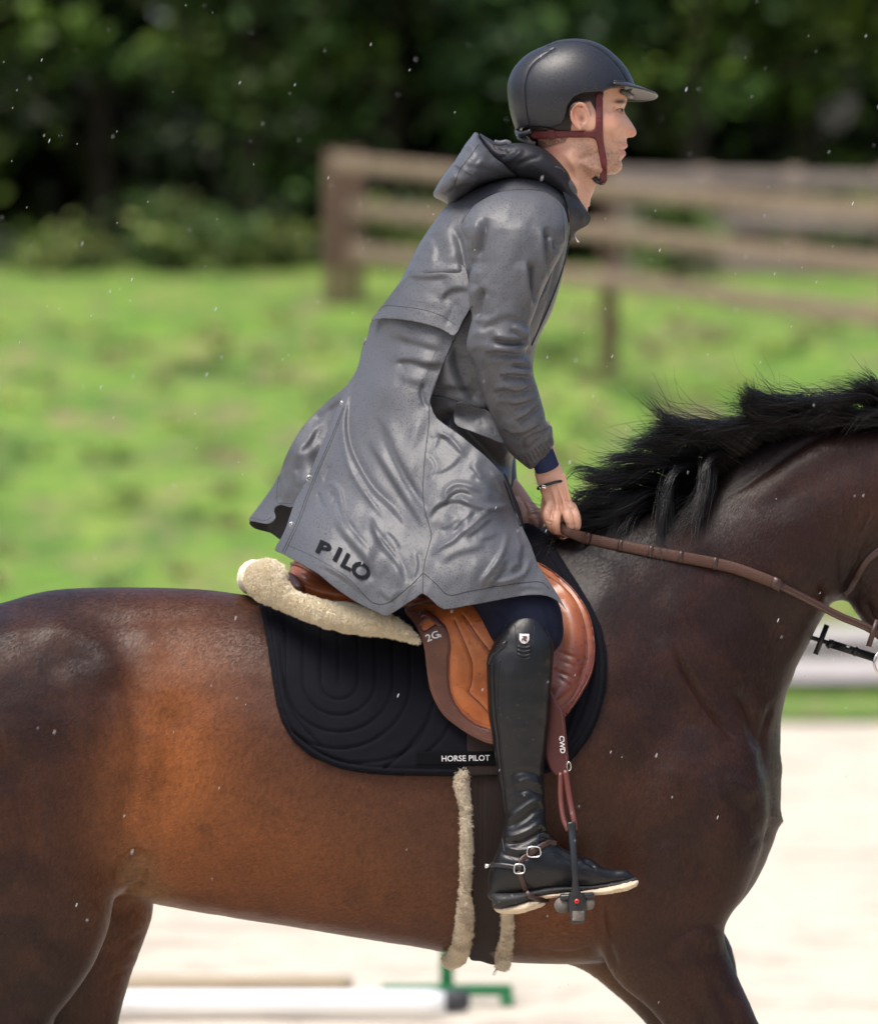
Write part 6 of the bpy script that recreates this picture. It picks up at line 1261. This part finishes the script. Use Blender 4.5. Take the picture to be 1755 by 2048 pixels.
# --- boots
Ft = Field((.095, -.46, .79), (.45, -.30, 1.52), .0028)
legc = lambda X, Z: np.interp(CY-(Z-ZC)*S, [1220, 1500, 1700, 1800], [-.372, -.378, -.385, -.385]).astype(np.float32)
Ft.inf([(1048, 1225), (1021, 1238), (1002, 1260), (990, 1282), (977, 1308), (973, 1330), (974, 1396), (978, 1440), (989, 1510), (998, 1579), (1004, 1615), (1008, 1640), (1003, 1666), (996, 1697), (989, 1723), (981, 1744), (980, 1765), (984, 1790), (1020, 1787), (1063, 1780), (1090, 1760), (1110, 1720), (1106, 1686), (1094, 1655), (1090, 1620), (1087, 1556), (1092, 1499), (1099, 1419), (1103, 1358), (1107, 1308), (1104, 1278), (1090, 1251), (1073, 1232)], -.38, .057, 0, .004, .45, ycf=legc)
Ft.inf([(982, 1750), (1000, 1710), (1050, 1690), (1095, 1680), (1112, 1690), (1137, 1703), (1161, 1714), (1182, 1718), (1207, 1736), (1237, 1738), (1254, 1742), (1268, 1756), (1268, 1764), (1186, 1779), (1104, 1783), (1063, 1790), (986, 1800), (981, 1770)], -.388, .046, .022, .004, .45)
Vt, Qt = Ft.nets(); Vt = smooth(Vt, Qt, 2)
BT = [([(1020, 1548), (1050, 1543), (1080, 1550)], 6, -4), ([(1030, 1570), (1055, 1560), (1084, 1572)], 7, 4), ([(1035, 1585), (1060, 1580), (1086, 1592)], 6, -5), ([(1012, 1640), (1040, 1622), (1065, 1605), (1086, 1598)], 7, 5), ([(1012, 1655), (1045, 1640), (1070, 1622), (1090, 1618)], 6, -6), ([(1005, 1672), (1030, 1672), (1060, 1660), (1085, 1640)], 7, 5), ([(1010, 1688), (1040, 1686), (1070, 1672), (1092, 1655)], 6, -6),
      ([(1010, 1695), (1040, 1702), (1070, 1696)], 6, 4), ([(1002, 1708), (1040, 1715), (1065, 1708)], 6, -4), ([(1078, 1665), (1090, 1662), (1100, 1668)], 4, -4), ([(1076, 1676), (1090, 1674), (1104, 1680)], 4, -4), ([(1078, 1688), (1092, 1684), (1108, 1690)], 4, -4), ([(1076, 1670), (1090, 1668), (1100, 1673)], 3, 3), ([(1110, 1700), (1130, 1712), (1150, 1722)], 5, -4), ([(1112, 1712), (1135, 1722), (1160, 1726)], 4, -3), ([(1165, 1722), (1180, 1728), (1190, 1738)], 4, -4), ([(1160, 1734), (1190, 1742), (1230, 1744)], 8, 2), ([(1020, 1600), (1030, 1570), (1025, 1540)], 7, -3),
      ([(985, 1330), (986, 1400), (994, 1480), (1003, 1560), (1010, 1620)], 3, -2.2, 'r', 1), ([(1006, 1340), (1005, 1400), (1008, 1440)], 3, -1.5), ([(1100, 1540), (1090, 1545), (1075, 1560)], 5, -3), ([(992, 1610), (1006, 1630), (1016, 1620)], 5, -3), ([(1010, 1745), (1040, 1750), (1060, 1735)], 20, 2)]
Vt = sculpt(Vt, Qt, BT); px_, py_ = topx(Vt); Vt = Vt+normals(Vt, Qt)*((fbm(px_/30, py_/30, 91, 3)-.45)*.003)[:, None]
boot = mesh('boot', Vt, Qt, 'boot_leather', rider); BO = Surf([boot])
mesh('boot', Vt*np.array([1, -1, 1]), Qt[:, ::-1], 'boot_leather', rider)
seam('seam', BO, [[(1004, 1262), (1020, 1242), (1048, 1229), (1072, 1235), (1090, 1256), (1102, 1284)], [(1000, 1318), (996, 1360), (995, 1420), (1000, 1480), (1006, 1540), (1012, 1580)], [(1029, 1250), (1032, 1280), (1034, 1305), (1042, 1316), (1052, 1318), (1060, 1312), (1065, 1290), (1068, 1252)], [(1003, 1668), (1006, 1690), (1010, 1705), (1030, 1722), (1044, 1726)], [(1078, 1686), (1074, 1668), (1082, 1655)], [(1055, 1718), (1085, 1706), (1110, 1705), (1140, 1722)]], .0009, 'helmet_gloss', boot, .0003)
for y_ in (1294, 1302, 1310): seam('knee_rib', BO, [[(1034, y_-2), (1048, y_+2), (1062, y_-2)]], .0028, 'boot_leather', boot, .0003)
seam('zip_flap', BO, [[(977, 1330), (984, 1312), (996, 1302), (1008, 1292), (1012, 1282)]], .0052, 'boot_leather', boot, .001, flat=.5)
h_ = BO.hit(1008, 1289); mb = MB(); mb.add(*ball(np.array(h_[0])+(0, -.002, 0), .0058, (1, .5, 1))); mb.build('snap', 'helmet_gloss', boot)
bcc = ctrl_from(BO, [(1038, 1268), (1058, 1268), (1048, 1288), (1048, 1275)], .003)
panel('badge', [(1038, 1268), (1058, 1268), (1058, 1280), (1054, 1286), (1048, 1288), (1042, 1286), (1038, 1280)], bcc, 'badge_gold', boot, h=1.5, th=.002, closed_spl=False)
panel('badge_mark', [(1043, 1272), (1053, 1272), (1054, 1276), (1050, 1279), (1054, 1282), (1050, 1283), (1046, 1279), (1042, 1283), (1043, 1277), (1047, 1276)], [(a, b, c-.0025) for a, b, c in bcc], 'leather_dark', boot, h=1.0, th=.0004, closed_spl=False)
# sole
def solid(name, out, yc, T, m, parent, hh=.0022, p=.35, n=3, disp=0):
    o = A2(spl(out, n, True), yc); Fx = Field((o[:, 0].min()-.01, yc-T-.01, o[:, 1].min()-.01), (o[:, 0].max()+.01, yc+T+.01, o[:, 1].max()+.01), hh); Fx.inf(out, yc, T, 0, hh, p, n=n)
    V, Q_ = Fx.nets(); V = smooth(V, Q_, 2)
    if disp: a, b = topx(V); V = V+normals(V, Q_)*((fbm(a/6, b/6, 95, 3)-.45)*disp)[:, None]
    return mesh(name, V, Q_, m, parent)
solid('sole', [(984, 1786), (1020, 1784), (1063, 1778), (1104, 1771), (1186, 1769), (1240, 1762), (1269, 1755), (1273, 1762), (1240, 1772), (1186, 1780), (1110, 1788), (1070, 1795), (1060, 1803), (1020, 1814), (987, 1817), (984, 1800)], -.392, .049, 'sole_black', boot)
solid('sole_tread', [(987, 1815), (1010, 1811), (1040, 1804), (1056, 1799), (1088, 1803), (1088, 1811), (1066, 1820), (1038, 1827), (1008, 1828), (992, 1823)], -.390, .047, 'sole_sand', boot, disp=.003)
solid('sole_tread', [(1064, 1791), (1104, 1784), (1150, 1781), (1186, 1777), (1230, 1769), (1268, 1760), (1276, 1764), (1270, 1774), (1245, 1783), (1210, 1789), (1180, 1791), (1120, 1794), (1090, 1797)], -.390, .047, 'sole_sand', boot, disp=.003)
# spur
sp_ = bpy.data.objects.new('spur', None); COL.objects.link(sp_); sp_.parent = rider; sp_.matrix_parent_inverse = rider.matrix_basis.inverted(); sp_.location = at(1000, 1733, -.44)
def sb(name, mb, m): return mb.build(name, m, sp_)
pl_ = BO.drape(spl([(1044, 1736), (1030, 1735), (1012, 1732), (992, 1731), (985, 1731)], 5), .004)
sb('yoke', MB().tube(pl_, .0055, 10, .6), 'plastic_black')
sb('shank', MB().tube([at(988, 1731, -.40), at(980, 1731, -.40)], .006, 10), 'plastic_black'); sb('tip', MB().tube([at(981, 1731, -.40), at(969, 1733, -.40)], [.004, .0055], 12), 'steel')
def strapon(pts, w):
    p = BO.drape(spl(pts, 6), .003); return MB().tube(p, w/S/2, 10, .35)
sb('strap', strapon([(1038, 1728), (1050, 1715), (1066, 1703), (1084, 1692), (1100, 1687), (1110, 1690)], 11), 'rein_leather')
sb('strap', strapon([(1038, 1742), (1044, 1762), (1052, 1784)], 11), 'rein_leather'); sb('strap', MB().tube([at(1052, 1784, -.446), at(1060, 1794, -.446), at(1075, 1799, -.43), at(1096, 1801, -.40)], .0055, 10, .4), 'rein_leather')
def ring(px, py, w, h, yo=.006):
    hh = BO.hit(px, py); c = np.array(hh[0]); return MB().tube([c+np.array((w/S*np.sign(math.cos(t))*abs(math.cos(t))**.6, -yo, h/S*np.sign(math.sin(t))*abs(math.sin(t))**.6)) for t in np.linspace(0, 6.28, 32)[:-1]], .0018, 8, closed=True)
sb('buckle', ring(1038, 1738, 10, 9), 'steel'); sb('buckle', ring(1067, 1704, 13, 10), 'steel'); sb('buckle_button', MB().add(*ball(np.array(BO.hit(1065, 1702)[0])+(0, -.006, 0), .0075, (1.1, .5, 1))), 'rein_leather')
# ---------------------------------------------------------------- rain
mat('rain_drop', (.6, .62, .65), .15, .6)
n = 460; mb = MB(); v0, q0 = ball((0, 0, 0), 1, n=5)
yy = rng.uniform(-1.6, 4, n); kk = (D+yy)/D; X = (rng.random(n)*1900-950)/S*kk; Z = ZC+(rng.random(n)*2200-1100)/S*kk; sz = .0006+.0009*rng.random(n)**3
Vr = v0[None]*sz[:, None, None]*np.array([.8, .8, 3.6]); sh_ = Vr[..., 2:3]*.35; Vr[..., 0:1] += sh_; Vr += np.stack([X, yy, Z], 1)[:, None, :]
Qr = q0[None]+(np.arange(n)*len(v0))[:, None, None]
rn = mesh('rain', Vr.reshape(-1, 3), Qr.reshape(-1, 4), 'rain_drop'); rn['kind'] = 'stuff'; rn['label'] = 'fine raindrops falling through the air around the horse and rider'; rn['category'] = 'rain'
